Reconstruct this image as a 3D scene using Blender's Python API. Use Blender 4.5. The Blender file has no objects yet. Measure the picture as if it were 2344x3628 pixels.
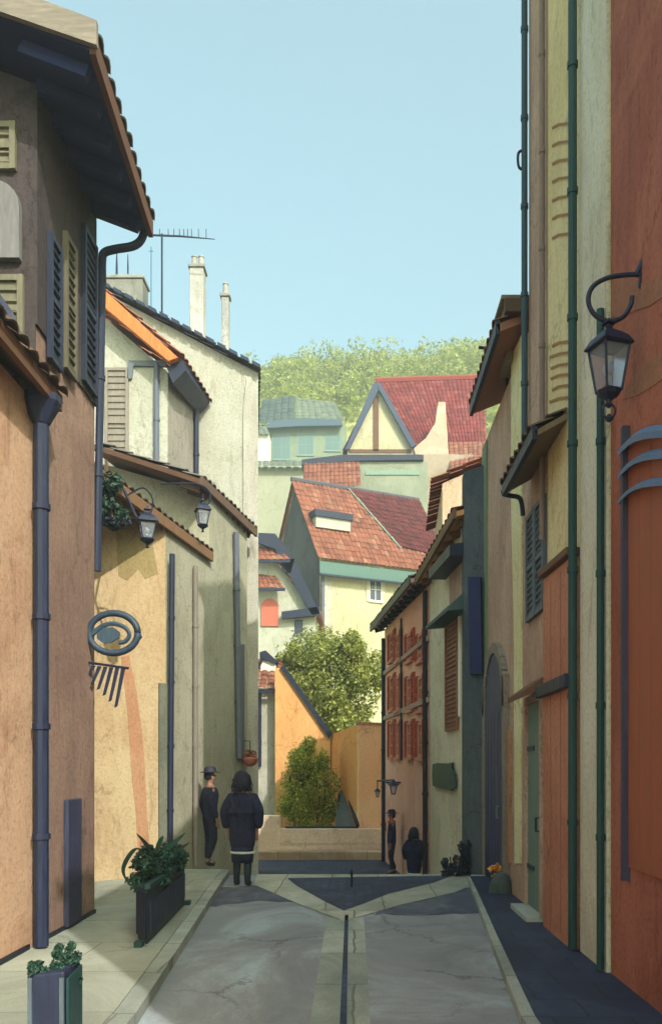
import bpy, bmesh, math, random
from mathutils import Vector, Matrix, noise
random.seed(7)
PI = math.pi
scene = bpy.context.scene
COL = scene.collection

# ------------------------------------------------------------------ camera numbers
F, U0, V0, H = 2000.0, 830.0, 1790.0, 1.65       # focal length in picture units, vanishing point, eye height
def P(u, v, d):
    return Vector(((u-U0)/F*d, d, H-(v-V0)/F*d))
def G(u, v, z=0.0):
    return P(u, v, (H-z)*F/(v-V0))
def V3(x, y, z): return Vector((x, y, z))

def lin(c):
    c = c/255.0
    return c/12.92 if c <= 0.04045 else ((c+0.055)/1.055)**2.4
def C(r, g, b, k=1.0):
    return tuple(min(0.82, lin(x)*k) for x in (r, g, b)) + (1.0,)
def mixc(a, b, t): return tuple(a[i]*(1-t)+b[i]*t for i in range(3)) + (1.0,)
def scl(a, k): return tuple(min(.85, a[i]*k) for i in range(3)) + (1.0,)

# ------------------------------------------------------------------ materials
MATS = {}
def newmat(name):
    m = bpy.data.materials.new(name); m.use_nodes = True
    nt = m.node_tree
    return m, nt, nt.nodes['Principled BSDF'], nt.nodes, nt.links
def ramp(nd, stops):
    r = nd.new('ShaderNodeValToRGB')
    e = r.color_ramp.elements
    e[0].position, e[0].color = stops[0]
    e[1].position, e[1].color = stops[-1]
    for p, c in stops[1:-1]:
        x = e.new(p); x.color = c
    return r
def noise_node(nd, lk, vec, scale, detail=4, rough=.6, dist=0.0):
    n = nd.new('ShaderNodeTexNoise'); n.inputs['Scale'].default_value = scale
    n.inputs['Detail'].default_value = detail; n.inputs['Roughness'].default_value = rough
    n.inputs['Distortion'].default_value = dist
    lk.new(vec, n.inputs['Vector']); return n
def mapped(nd, lk, scale, src=None, rot=(0,0,0)):
    if src is None:
        src = nd.new('ShaderNodeNewGeometry').outputs['Position']
    mp = nd.new('ShaderNodeMapping'); mp.inputs['Scale'].default_value = scale; mp.inputs['Rotation'].default_value = rot
    lk.new(src, mp.inputs['Vector']); return mp.outputs['Vector']
def mixnode(nd, lk, fac, a, b, blend='MIX'):
    m = nd.new('ShaderNodeMix'); m.data_type = 'RGBA'; m.blend_type = blend
    if isinstance(fac, float): m.inputs[0].default_value = fac
    else: lk.new(fac, m.inputs[0])
    for s, v in ((6, a), (7, b)):
        if isinstance(v, tuple): m.inputs[s].default_value = v
        else: lk.new(v, m.inputs[s])
    return m.outputs[2]
def cracks(nd, lk, scale, vs=(1,1,1), lo=.42, hi=.56, w=.014):
    '''hairline cracks, only in some areas'''
    p = mapped(nd, lk, vs)
    wn = noise_node(nd, lk, p, 2.2, 5, .7)
    va = nd.new('ShaderNodeVectorMath'); va.operation = 'MULTIPLY_ADD'; va.inputs[1].default_value = (.55,.55,.55)
    lk.new(wn.outputs['Color'], va.inputs[0]); lk.new(p, va.inputs[2])
    vo = nd.new('ShaderNodeTexVoronoi'); vo.feature = 'DISTANCE_TO_EDGE'; vo.inputs['Scale'].default_value = scale
    lk.new(va.outputs[0], vo.inputs['Vector'])
    r = ramp(nd, [(0, (.38,.36,.34,1)), (w, (1,1,1,1))]); lk.new(vo.outputs['Distance'], r.inputs[0])
    mk = noise_node(nd, lk, p, .8, 3, .5); r2 = ramp(nd, [(lo, (0,0,0,1)), (hi, (1,1,1,1))]); lk.new(mk.outputs['Fac'], r2.inputs[0])
    return mixnode(nd, lk, r2.outputs[0], (1,1,1,1), r.outputs[0])
def dull(c, s=.24, k=.80):
    l = .3*c[0]+.55*c[1]+.15*c[2]
    return tuple((x*(1-s)+l*s)*k for x in c[:3])+(1.0,)
def plaster(name, a, b=None, c=None, rough=.92, k=.80, s=.24, patch=.55, streak=(2.6,2.6,.6), bump=.35, fine=1.0):
    """lime render: brushed vertical streaks, big faded patches, stains, grain"""
    if name in MATS: return MATS[name]
    b = b or scl(a, .74); c = c or scl(a, 1.2)
    a, b, c = (dull(mixc(x, a, .25), s, k) for x in (a, b, c))
    m, nt, bs, nd, lk = newmat(name)
    v0 = mapped(nd, lk, (1,1,1)); v1 = mapped(nd, lk, streak)
    n1 = noise_node(nd, lk, v1, 2.4, 8, .72, 1.1)
    r1 = ramp(nd, [(.32, (0,0,0,1)), (.68, (1,1,1,1))]); lk.new(n1.outputs['Fac'], r1.inputs[0])
    n2 = noise_node(nd, lk, v0, patch, 5, .62, .8)
    r2 = ramp(nd, [(.44, (0,0,0,1)), (.56, (1,1,1,1))]); lk.new(n2.outputs['Fac'], r2.inputs[0])
    base = mixnode(nd, lk, r1.outputs[0], b, a)
    base = mixnode(nd, lk, r2.outputs[0], base, mixnode(nd, lk, r1.outputs[0], a, c))
    n3 = noise_node(nd, lk, v0, 26*fine, 5, .7)
    r3 = ramp(nd, [(.30, (.60,.58,.56,1)), (.46, (.95,.95,.95,1)), (.58, (1.03,1.03,1.03,1)), (.74, (1.16,1.15,1.13,1))]); lk.new(n3.outputs['Fac'], r3.inputs[0])
    base = mixnode(nd, lk, .8, base, r3.outputs[0], 'MULTIPLY')
    n7 = noise_node(nd, lk, v0, 75, 2, .5)
    r7 = ramp(nd, [(.28, (.55,.53,.51,1)), (.36, (1,1,1,1))]); lk.new(n7.outputs['Fac'], r7.inputs[0])
    base = mixnode(nd, lk, .8, base, r7.outputs[0], 'MULTIPLY')
    n5 = noise_node(nd, lk, mapped(nd, lk, (2.2,2.2,.7)), 1.9, 8, .72, 1.2)      # chips and run-down stains
    r5 = ramp(nd, [(.575, (1,1,1,1)), (.61, (.80,.77,.74,1)), (.70, (.66,.63,.60,1))]); lk.new(n5.outputs['Fac'], r5.inputs[0])
    base = mixnode(nd, lk, .75, base, r5.outputs[0], 'MULTIPLY')
    base = mixnode(nd, lk, .6, base, cracks(nd, lk, 1.1, (1,1,.7), .47, .56, .018), 'MULTIPLY')
    lk.new(base, bs.inputs['Base Color']); bs.inputs['Roughness'].default_value = rough
    bs.inputs['Specular IOR Level'].default_value = .2
    n4 = noise_node(nd, lk, v0, 7, 7, .72, .5)
    bp = nd.new('ShaderNodeBump'); bp.inputs['Strength'].default_value = bump; bp.inputs['Distance'].default_value = .02
    ad = nd.new('ShaderNodeMath'); ad.operation = 'ADD'
    lk.new(n4.outputs['Fac'], ad.inputs[0]); lk.new(n3.outputs['Fac'], ad.inputs[1])
    n6 = noise_node(nd, lk, v0, 1.3, 3, .5, .4)
    b2 = nd.new('ShaderNodeBump'); b2.inputs['Strength'].default_value = .35; b2.inputs['Distance'].default_value = .08
    lk.new(n6.outputs['Fac'], b2.inputs['Height']); lk.new(b2.outputs[0], bp.inputs['Normal'])
    lk.new(ad.outputs[0], bp.inputs['Height']); lk.new(bp.outputs[0], bs.inputs['Normal'])
    MATS[name] = m; return m
def paint(name, a, rough=.55, var=.3, scale=(9,9,1.2), metal=0.0, spec=.4):
    """painted wood or iron with worn, uneven colour"""
    if name in MATS: return MATS[name]
    m, nt, bs, nd, lk = newmat(name)
    n = noise_node(nd, lk, mapped(nd, lk, scale), 3, 6, .7, .5)
    r = ramp(nd, [(.3, scl(a, 1-var)), (.55, a), (.75, scl(a, 1+var*1.3))]); lk.new(n.outputs['Fac'], r.inputs[0])
    lk.new(r.outputs[0], bs.inputs['Base Color'])
    r2 = ramp(nd, [(.3, (rough-.12,)*3+(1,)), (.7, (min(1,rough+.2),)*3+(1,))]); lk.new(n.outputs['Fac'], r2.inputs[0])
    lk.new(r2.outputs[0], bs.inputs['Roughness'])
    bs.inputs['Metallic'].default_value = metal; bs.inputs['Specular IOR Level'].default_value = spec
    bp = nd.new('ShaderNodeBump'); bp.inputs['Strength'].default_value = .25; bp.inputs['Distance'].default_value = .01
    lk.new(n.outputs['Fac'], bp.inputs['Height']); lk.new(bp.outputs[0], bs.inputs['Normal'])
    MATS[name] = m; return m
def tile(name, a, b, c):
    """clay tiles: every tile its own tone, lichen patches"""
    if name in MATS: return MATS[name]
    a, b, c = (dull(x, .16, .54) for x in (a, b, c))
    m, nt, bs, nd, lk = newmat(name)
    g = nd.new('ShaderNodeNewGeometry')
    r = ramp(nd, [(0, b), (.35, a), (.75, a), (1, c)]); lk.new(g.outputs['Random Per Island'], r.inputs[0])
    n = noise_node(nd, lk, g.outputs['Position'], 1.1, 6, .7, .6)
    r2 = ramp(nd, [(.40, (.72,.70,.68,1)), (.6, (1.05,1.05,1.05,1))]); lk.new(n.outputs['Fac'], r2.inputs[0])
    base = mixnode(nd, lk, .85, r.outputs[0], r2.outputs[0], 'MULTIPLY')
    n3 = noise_node(nd, lk, g.outputs['Position'], 30, 4, .7)
    r3 = ramp(nd, [(.3, (.75,.75,.75,1)), (.7, (1.1,1.1,1.1,1))]); lk.new(n3.outputs['Fac'], r3.inputs[0])
    base = mixnode(nd, lk, .6, base, r3.outputs[0], 'MULTIPLY')
    lk.new(base, bs.inputs['Base Color']); bs.inputs['Roughness'].default_value = .88
    MATS[name] = m; return m
def leafmat(name, dark, mid, light, trans=.25):
    if name in MATS: return MATS[name]
    m, nt, bs, nd, lk = newmat(name)
    g = nd.new('ShaderNodeNewGeometry')
    r = ramp(nd, [(0, dark), (.5, mid), (1, light)]); lk.new(g.outputs['Random Per Island'], r.inputs[0])
    n = noise_node(nd, lk, g.outputs['Position'], 1.3, 3, .6)
    r2 = ramp(nd, [(.35, (.55,.6,.5,1)), (.65, (1.25,1.2,1.1,1))]); lk.new(n.outputs['Fac'], r2.inputs[0])
    base = mixnode(nd, lk, 1.0, r.outputs[0], r2.outputs[0], 'MULTIPLY')
    lk.new(base, bs.inputs['Base Color']); bs.inputs['Roughness'].default_value = .6
    tr = nd.new('ShaderNodeBsdfTranslucent'); lk.new(base, tr.inputs['Color'])
    mx = nd.new('ShaderNodeMixShader'); mx.inputs[0].default_value = trans
    lk.new(bs.outputs[0], mx.inputs[1]); lk.new(tr.outputs[0], mx.inputs[2])
    lk.new(mx.outputs[0], nd['Material Output'].inputs['Surface'])
    MATS[name] = m; return m
def glass(name, tint=(.05,.06,.09,1), rough=.12):
    if name in MATS: return MATS[name]
    m, nt, bs, nd, lk = newmat(name)
    bs.inputs['Base Color'].default_value = tint; bs.inputs['Roughness'].default_value = rough
    bs.inputs['Specular IOR Level'].default_value = .6
    n = noise_node(nd, lk, mapped(nd, lk, (1,1,1)), 2.5, 2, .5)
    bp = nd.new('ShaderNodeBump'); bp.inputs['Strength'].default_value = .05
    lk.new(n.outputs['Fac'], bp.inputs['Height']); lk.new(bp.outputs[0], bs.inputs['Normal'])
    MATS[name] = m; return m
def lampglass(name):
    if name in MATS: return MATS[name]
    m, nt, bs, nd, lk = newmat(name)
    bs.inputs['Base Color'].default_value = (.62,.66,.74,1); bs.inputs['Roughness'].default_value = .18
    bs.inputs['Transmission Weight'].default_value = .75; bs.inputs['IOR'].default_value = 1.12
    MATS[name] = m; return m

KR = 1.0
NAVY = paint('navy_iron', C(23,31,58), .5, .35)
BLACK = paint('black_iron', C(20,22,38), .5, .3)
DGREEN = paint('dark_green_paint', C(24,62,62), .55, .35)
SLATE = paint('slate_paint', C(78,90,104), .6, .25)
GUTTER = paint('gutter_iron', C(30,39,66), .5, .3)
BROWNWOOD = paint('brown_wood', C(105,72,52), .75, .35)
REDWOOD = paint('red_shutter_paint', C(165,62,40), .65, .3)
GREYWOOD = paint('grey_wood', C(135,126,118), .75, .25)
WHITEP = paint('white_paint', C(222,218,206), .6, .12)
ZINC = paint('zinc_metal', C(120,128,132), .45, .25, metal=.3)
T_TERRA = tile('terracotta_tile', C(190,104,68), C(160,80,54), C(208,140,104))
T_BROWN = tile('brown_tile', C(124,88,60), C(96,66,46), C(150,112,80))
T_DRED = tile('dark_red_tile', C(176,34,28), C(140,20,20), C(196,84,78))
T_MAROON = tile('maroon_tile', C(128,28,30), C(96,18,22), C(146,44,42))
T_GREY = tile('grey_brown_tile', C(136,126,116), C(104,92,82), C(158,120,92))
PANE = glass('window_glass')

# ------------------------------------------------------------------ mesh builder
class MB:
    def __init__(s): s.v = []; s.f = []
    def add(s, vs, fs):
        o = len(s.v); s.v += [tuple(x) for x in vs]; s.f += [tuple(i+o for i in f) for f in fs]
    def obox(s, o, a, b, c):
        o, a, b, c = Vector(o), Vector(a), Vector(b), Vector(c)
        vs = [o, o+a, o+a+b, o+b, o+c, o+a+c, o+a+b+c, o+b+c]
        fs = [(0,3,2,1),(4,5,6,7),(0,1,5,4),(1,2,6,5),(2,3,7,6),(3,0,4,7)]
        if a.cross(b).dot(c) < 0: fs = [tuple(reversed(f)) for f in fs]
        s.add(vs, fs)
    def box(s, x0, x1, y0, y1, z0, z1): s.obox((x0,y0,z0), (x1-x0,0,0), (0,y1-y0,0), (0,0,z1-z0))
    def prism(s, poly, ext):
        poly = [Vector(p) for p in poly]; ext = Vector(ext); n = len(poly)
        nrm = Vector((0,0,0))
        for i in range(n): nrm += poly[i].cross(poly[(i+1) % n])
        if nrm.dot(ext) > 0: poly = poly[::-1]
        vs = poly + [p+ext for p in poly]
        s.add(vs, [tuple(range(n)), tuple(range(2*n-1, n-1, -1))] + [(i, i+n, (i+1) % n+n, (i+1) % n) for i in range(n)])
    def body(s, fp, z0, zt):
        """walls of a building: footprint, base height, one top height per corner"""
        n = len(fp); zt = zt if isinstance(zt, (list, tuple)) else [zt]*n
        area = sum(fp[i][0]*fp[(i+1) % n][1]-fp[(i+1) % n][0]*fp[i][1] for i in range(n))
        if area < 0: fp = fp[::-1]; zt = list(zt)[::-1]
        vs = [(p[0], p[1], z0) for p in fp] + [(p[0], p[1], z) for p, z in zip(fp, zt)]
        s.add(vs, [tuple(range(n-1, -1, -1)), tuple(range(n, 2*n))] + [(i, (i+1) % n, (i+1) % n+n, i+n) for i in range(n)])
    def tube(s, path, r, n=8):
        path = [Vector(p) for p in path]; rs = r if isinstance(r, (list, tuple)) else [r]*len(path)
        rings = []; up = None
        for i, p in enumerate(path):
            t = (path[min(i+1, len(path)-1)]-path[max(i-1, 0)]).normalized()
            if up is None: up = t.orthogonal().normalized()
            up = (up-t*up.dot(t)); up = up.normalized() if up.length > 1e-6 else t.orthogonal().normalized()
            w = t.cross(up)
            rings.append([p+(up*math.cos(2*PI*k/n)+w*math.sin(2*PI*k/n))*rs[i] for k in range(n)])
        vs = [x for g in rings for x in g]; fs = []
        for i in range(len(path)-1):
            for k in range(n): fs.append((i*n+k, i*n+(k+1) % n, (i+1)*n+(k+1) % n, (i+1)*n+k))
        fs.append(tuple(range(n-1, -1, -1))); e = (len(path)-1)*n; fs.append(tuple(range(e, e+n)))
        s.add(vs, fs)
    def lathe(s, c, prof, n=16, sx=1, sy=1, rot=0):
        c = Vector(c); vs = []; fs = []
        for r, z in prof:
            for k in range(n): a = 2*PI*k/n+rot; vs.append(c+V3(math.cos(a)*r*sx, math.sin(a)*r*sy, z))
        for i in range(len(prof)-1):
            for k in range(n): fs.append((i*n+k, i*n+(k+1) % n, (i+1)*n+(k+1) % n, (i+1)*n+k))
        fs.append(tuple(range(n-1, -1, -1))); e = (len(prof)-1)*n; fs.append(tuple(range(e, e+n)))
        s.add(vs, fs)
    def ico(s, c, r, sx=1, sy=1, sz=1, seg=12):
        prof = [(max(1e-3, math.sin(PI*i/seg))*r, -math.cos(PI*i/seg)*r*sz) for i in range(seg+1)]
        s.lathe(c, prof, seg+4, sx, sy)
    def tiles(s, e0, e1, r0, r1, cw=.22, rl=.36, amp=.045, lift=.03, jit=.012):
        """barrel tiles on the quad eave e0-e1, ridge r0-r1; every tile is an island of its own"""
        e0, e1, r0, r1 = map(Vector, (e0, e1, r0, r1))
        W = max((e1-e0).length, (r1-r0).length); L = max((r0-e0).length, (r1-e1).length)
        nc = max(2, round(W/cw)); nr = max(2, round(L/rl)); n = (e1-e0).cross(r0-e0)
        if n.length < 1e-6: n = (e1-e0).cross(r1-e0)
        n.normalize()
        if n.z < 0: n = -n
        q = lambda x, y: (e0*(1-x)+e1*x)*(1-y)+(r0*(1-x)+r1*x)*y
        for i in range(nr):
            for j in range(nc):
                dj = random.uniform(-jit, jit); a = i/nr; b = min(1.0, (i+1.12)/nr); vs = []
                for yy, l in ((a, lift), (b, 0)):
                    for k in range(5):
                        x = (j+.02+.96*k/4)/nc
                        vs.append(q(x, yy)+n*(amp*math.sin(PI*k/4)+l+dj))
                fs = [(k, k+1, k+6, k+5) for k in range(4)]
                o = [v - n*.018 for v in vs[:5]]; vs += o
                fs += [(10+k, 10+k+1, k+1, k) for k in range(4)]
                s.add(vs, fs)
    def leaves(s, c, rad, n, size, flat=.0, clumps=14, seed=1, hollow=.35):
        """a crown: leaf faces gathered in clumps spread through an uneven volume"""
        rnd = random.Random(seed); c = Vector(c); cl = []
        while len(cl) < clumps:
            d = V3(rnd.uniform(-1,1), rnd.uniform(-1,1), rnd.uniform(-1,1))
            if hollow < d.length < 1.0:
                cl.append((c+V3(d.x*rad[0], d.y*rad[1], d.z*rad[2]), rnd.uniform(.28, .5)))
        for k in range(n):
            cc, rr = cl[rnd.randrange(clumps)]
            d = V3(rnd.gauss(0,1), rnd.gauss(0,1), rnd.gauss(0,1)).normalized()*rr*rnd.uniform(.55, 1.08)
            p = cc+V3(d.x*rad[0], d.y*rad[1], d.z*rad[2])
            nrm = (d+V3(rnd.uniform(-.7,.7), rnd.uniform(-.7,.7), rnd.uniform(-.2,.8))).normalized()
            a = nrm.orthogonal().normalized(); a.rotate(Matrix.Rotation(rnd.uniform(0, 2*PI), 3, nrm)); b = nrm.cross(a)
            z = size*rnd.uniform(.45, 1.5)
            s.add([p-a*z*.5, p+b*z*.3+nrm*z*.08, p+a*z*.6, p-b*z*.3+nrm*z*.08], [(0,1,2,3)])
    def build(s, name, mat, parent=None, smooth=False, bevel=0.0, loc=None):
        me = bpy.data.meshes.new(name)
        L = Vector(parent['_o']) if parent is not None else (Vector(loc) if loc is not None else V3(0,0,0))
        me.from_pydata([tuple(Vector(v)-L) for v in s.v], [], s.f)
        me.materials.append(mat)
        if smooth: me.polygons.foreach_set('use_smooth', [True]*len(me.polygons))
        o = bpy.data.objects.new(name, me); COL.objects.link(o)
        if parent is not None: o.parent = parent; o['_o'] = tuple(L)
        else: o.location = L; o['_o'] = tuple(L)
        if bevel:
            b = o.modifiers.new('edge', 'BEVEL'); b.width = bevel; b.segments = 2; b.limit_method = 'ANGLE'; b.angle_limit = .7
        return o
def tag(o, label, cat=None, group=None):
    o['label'] = label
    if cat: o['category'] = cat
    if group: o['group'] = group
    return o
def thing(name, label, cat, loc, group=None):
    o = bpy.data.objects.new(name, None); COL.objects.link(o); o.location = loc; o['_o'] = tuple(loc)
    o.empty_display_size = .2
    return tag(o, label, cat, group)
def part(name, mat, parent, fn, **k):
    m = MB(); fn(m); return m.build(name, mat, parent, **k)
def struct(name, mb, mat, **k):
    o = mb.build(name, mat, **k); o['kind'] = 'structure'; return o

class WL:
    """a vertical wall standing on the plan line A-B"""
    def __init__(s, A, B):
        s.A = Vector((A[0], A[1])); s.B = Vector((B[0], B[1])); s.t = (s.B-s.A).normalized(); s.L = (s.B-s.A).length
        n = Vector((s.t.y, -s.t.x))
        s.n = n if n.dot(-s.A) > 0 else -n
    def s_at(s, u):
        k = (u-U0)/F
        return (k*s.A.y-s.A.x)/(s.t.x-k*s.t.y)
    def pt(s, q, z, o=0.0):
        p = s.A+s.t*q+s.n*o; return V3(p.x, p.y, z)
    def z_at(s, u, v): return H-(v-V0)/F*(s.A.y+s.t.y*s.s_at(u))
    def px(s, u, v, o=0.0): return s.pt(s.s_at(u), s.z_at(u, v), o)
    def rect(s, u0, u1, v0, v1):
        a, b = sorted((s.s_at(u0), s.s_at(u1))); um = (u0+u1)/2
        return a, b, s.z_at(um, v1), s.z_at(um, v0)
    def box(s, m, q0, q1, z0, z1, o0, o1):
        m.obox(s.pt(q0, z0, o0), s.pt(q1, z0, o0)-s.pt(q0, z0, o0), s.pt(q0, z0, o1)-s.pt(q0, z0, o0), (0,0,z1-z0))
    def fp(s, th, th2=None):
        a, b = s.A, s.B; n = s.n
        return [tuple(a), tuple(b), tuple(b-n*(th2 or th)), tuple(a-n*th)]

def window(root, w, q0, q1, z0, z1, frame=WHITEP, pane=PANE, rows=3, cols=2, shut=None, label=None, sw=None, sill=True, o=0.0):
    fr = MB(); t = min(.06, (q1-q0)*.12)
    w.box(fr, q0, q0+t, z0, z1, o-.02, o+.035); w.box(fr, q1-t, q1, z0, z1, o-.02, o+.035)
    w.box(fr, q0+t, q1-t, z0, z0+t, o-.02, o+.035); w.box(fr, q0+t, q1-t, z1-t, z1, o-.02, o+.035)
    for i in range(1, cols):
        x = q0+(q1-q0)*i/cols; w.box(fr, x-t*.3, x+t*.3, z0+t, z1-t, o-.02, o+.024)
    for i in range(1, rows):
        z = z0+(z1-z0)*i/rows; w.box(fr, q0+t, q1-t, z-t*.25, z+t*.25, o-.02, o+.021)
    f = fr.build('window', frame, root)
    pn = MB(); w.box(pn, q0+t*.5, q1-t*.5, z0+t*.5, z1-t*.5, o-.02, o+.010); pn.build('pane', pane, f)
    if sill:
        sl = MB(); w.box(sl, q0-.05, q1+.05, z0-.07, z0-.002, o-.02, o+.09); sl.build('sill', frame, f)
    if shut:
        ww = sw or (q1-q0)*.5
        for a, b in ((q0-ww-.01, q0-.01), (q1+.01, q1+ww+.01)):
            sh = MB(); shutter(sh, w, a, b, z0-.03, z1+.03, o); sh.build('shutter', shut, f)
    return f
def shutter(m, w, a, b, z0, z1, o=0.0, slat=.07):
    t = min(.05, (b-a)*.2)
    w.box(m, a, a+t, z0, z1, o+.004, o+.05); w.box(m, b-t, b, z0, z1, o+.004, o+.05)
    for z in (z0, (z0+z1)/2-t/2, z1-t): w.box(m, a+t, b-t, z, z+t, o+.004, o+.046)
    w.box(m, a+t, b-t, z0+t, z1-t, o+.004, o+.018)
    n = max(3, int((z1-z0)/slat))
    for i in range(n):
        z = z0+t+(z1-z0-2*t)*i/n
        p = w.pt(a+t, z, o+.02)
        m.obox(p, w.pt(b-t, z, o+.02)-p, w.pt(a+t, z+.012, o+.041)-p, (0,0,.014))

# ------------------------------------------------------------------ ground, road, pavements
def terrain_z(x, y):
    pts = [(-60,-.12),(13.2,-.12),(13.3,-1.1),(23.9,-1.1),(25,-1.3),(29,-3.2),(35,-3.2),(41,1.5),(48,5),(58,14),(75,25),(95,42),(108,49),(125,50),(170,44),(400,30),(1500,20)]
    for (a, za), (b, zb) in zip(pts, pts[1:]):
        if a <= y <= b:
            z = za+(zb-za)*(y-a)/(b-a); break
    else: z = pts[-1][1]
    if y > 60:
        k = min(1, (y-60)/40); z += k*(1.6+x*.085 if abs(x) < 60 else 6*(1 if x > 0 else -1))
        z += k*2.5*noise.noise((x*.05, y*.05, 3.1))
    return z
m = MB()
xs = [-900,-400,-200,-120]+[-90+6*i for i in range(31)]+[120,200,400,900]
ys = [-60,-20,0,10,13.2,13.3,18,23.9,24.4,25,26,27.5,29,32,35,37,39,41,44,48,53,58,64,70,76,82,88,94,100,106,112,118,125,140,170,230,300,400,700,1500]
m.v = [(x, y, terrain_z(x, y)) for y in ys for x in xs]
nx = len(xs)
m.f = [(j*nx+i, j*nx+i+1, (j+1)*nx+i+1, (j+1)*nx+i) for j in range(len(ys)-1) for i in range(nx-1)]
def hillmat():
    mt, nt, bs, nd, lk = newmat('hill_grass')
    n = noise_node(nd, lk, mapped(nd, lk, (1,1,1)), .12, 8, .7, .6)
    r = ramp(nd, [(.3, C(110,122,70)), (.5, C(148,152,92)), (.7, C(182,180,116))]); lk.new(n.outputs['Fac'], r.inputs[0])
    lk.new(r.outputs[0], bs.inputs['Base Color']); bs.inputs['Roughness'].default_value = .95
    return mt
struct('ground', m, hillmat(), smooth=True)

def stonemat(name, a, b, c, scale=1.3, rough=.85, joints=None, bump=.4, crack=0):
    mt, nt, bs, nd, lk = newmat(name)
    v = mapped(nd, lk, (1,.55,1)); n = noise_node(nd, lk, v, scale, 8, .68, .9)
    r = ramp(nd, [(.32, b), (.5, a), (.68, c)]); lk.new(n.outputs['Fac'], r.inputs[0]); base = r.outputs[0]
    n2 = noise_node(nd, lk, mapped(nd, lk, (1,1,1)), 60, 5, .8)
    r2 = ramp(nd, [(.3, (.62,.62,.62,1)), (.7, (1.2,1.2,1.2,1))]); lk.new(n2.outputs['Fac'], r2.inputs[0])
    base = mixnode(nd, lk, .6, base, r2.outputs[0], 'MULTIPLY'); hgt = n2.outputs['Fac']
    if joints:
        br = nd.new('ShaderNodeTexBrick'); br.inputs['Scale'].default_value = 1.0
        br.inputs['Brick Width'].default_value = joints[0]; br.inputs['Row Height'].default_value = joints[1]
        br.inputs['Mortar Size'].default_value = joints[2]; br.inputs['Mortar Smooth'].default_value = .3
        br.inputs['Color1'].default_value = (1,1,1,1); br.inputs['Color2'].default_value = (.62,.65,.68,1); br.inputs['Mortar'].default_value = (.36,.35,.34,1)
        wob = noise_node(nd, lk, mapped(nd, lk, (1,1,1)), 3.0, 3, .5)
        vv = nd.new('ShaderNodeVectorMath'); vv.operation = 'MULTIPLY_ADD'; vv.inputs[1].default_value = (.05,.05,0)
        lk.new(wob.outputs['Color'], vv.inputs[0]); lk.new(mapped(nd, lk, (1,1,1)), vv.inputs[2])
        lk.new(vv.outputs[0], br.inputs['Vector'])
        base = mixnode(nd, lk, .9, base, br.outputs['Color'], 'MULTIPLY')
    if crack: base = mixnode(nd, lk, .8, base, cracks(nd, lk, crack), 'MULTIPLY')
    n9 = noise_node(nd, lk, mapped(nd, lk, (1,1,1)), 190, 3, .8)
    r9 = ramp(nd, [(.34, (.45,.45,.45,1)), (.5, (1,1,1,1)), (.66, (1.35,1.35,1.35,1))]); lk.new(n9.outputs['Fac'], r9.inputs[0])
    base = mixnode(nd, lk, .55, base, r9.outputs[0], 'MULTIPLY')
    lk.new(base, bs.inputs['Base Color']); bs.inputs['Roughness'].default_value = rough
    bp = nd.new('ShaderNodeBump'); bp.inputs['Strength'].default_value = bump; bp.inputs['Distance'].default_value = .012
    lk.new(hgt, bp.inputs['Height']); lk.new(bp.outputs[0], bs.inputs['Normal'])
    return mt
M_ROAD = stonemat('worn_road', C(144,145,149), C(118,123,132), C(172,184,192), .8, bump=.6, crack=.55)
M_PALE = stonemat('pale_stone', C(188,186,168), C(160,160,144), C(210,208,194), 1.6, joints=(.7,5.0,.012))
M_CHAN = stonemat('channel_concrete', C(168,172,160), C(142,150,140), C(190,192,184), 1.6, joints=(3.0,1.1,.012))
M_DARKSETT = stonemat('slate_and_shade_setts', C(45,57,88), C(33,44,70), C(72,88,114), 2.0, .75, joints=(.24,.17,.014))  # dark slate; in the setts and terrace the tone stands in for shade
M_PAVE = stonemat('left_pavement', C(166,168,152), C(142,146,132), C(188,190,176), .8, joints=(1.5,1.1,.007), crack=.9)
M_PAVED = stonemat('shaded_pavement', C(34,46,80), C(25,36,64), C(54,72,94), 1.1, .7, joints=(.5,.42,.012))  # dark slate with the right side's shade put into its colour
M_TAN = stonemat('sandy_paving', C(186,156,124), C(160,132,104), C(204,182,150), 1.2, joints=(.6,.5,.01))
M_DPATCH = stonemat('dark_road_tone', C(84,88,104), C(64,70,90), C(116,118,124), 2.5)  # dark road tone, also used to paint the walker's shadow

# road base sheet, then thin sheets of paving on it
def sheet(name, pts, z, mat, skirt=None):
    mb = MB(); n = len(pts)
    area = sum(pts[i][0]*pts[(i+1) % n][1]-pts[(i+1) % n][0]*pts[i][1] for i in range(n))
    if area < 0: pts = pts[::-1]
    vs = [(p[0], p[1], z) for p in pts]; fs = [tuple(range(n))]
    if skirt:
        vs += [(p[0], p[1], z-skirt) for p in pts]
        fs += [((i+1) % n, i, i+n, (i+1) % n+n) for i in range(n)]
    mb.add(vs, fs); return struct(name, mb, mat)
g2 = lambda u, v: tuple(G(u, v).xy)
sheet('road', [(-4.5,-8),(4.5,-8),(4.5,13.3),(-4.5,13.3)], 0.0, M_ROAD, 1.2)
sheet('terrace_paving', [(-3.2,13.2),(3.0,13.2),(3.0,23.9),(-3.2,23.9)], -.80, M_DARKSETT)
# central gutter and its two pale concrete borders
tipY = G(800,2135).y
gx = lambda y: -.075-.008*(y-5)
sheet('gutter_border', [(-.27,1),(.10,1),(gx(tipY)+.19,tipY),(gx(tipY)-.22,tipY)], .004, M_CHAN)
sheet('gutter', [(-.085,1),(-.030,1),(gx(tipY)+.016,tipY+.1),(gx(tipY)-.022,tipY+.1)], .008, M_DARKSETT)
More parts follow.
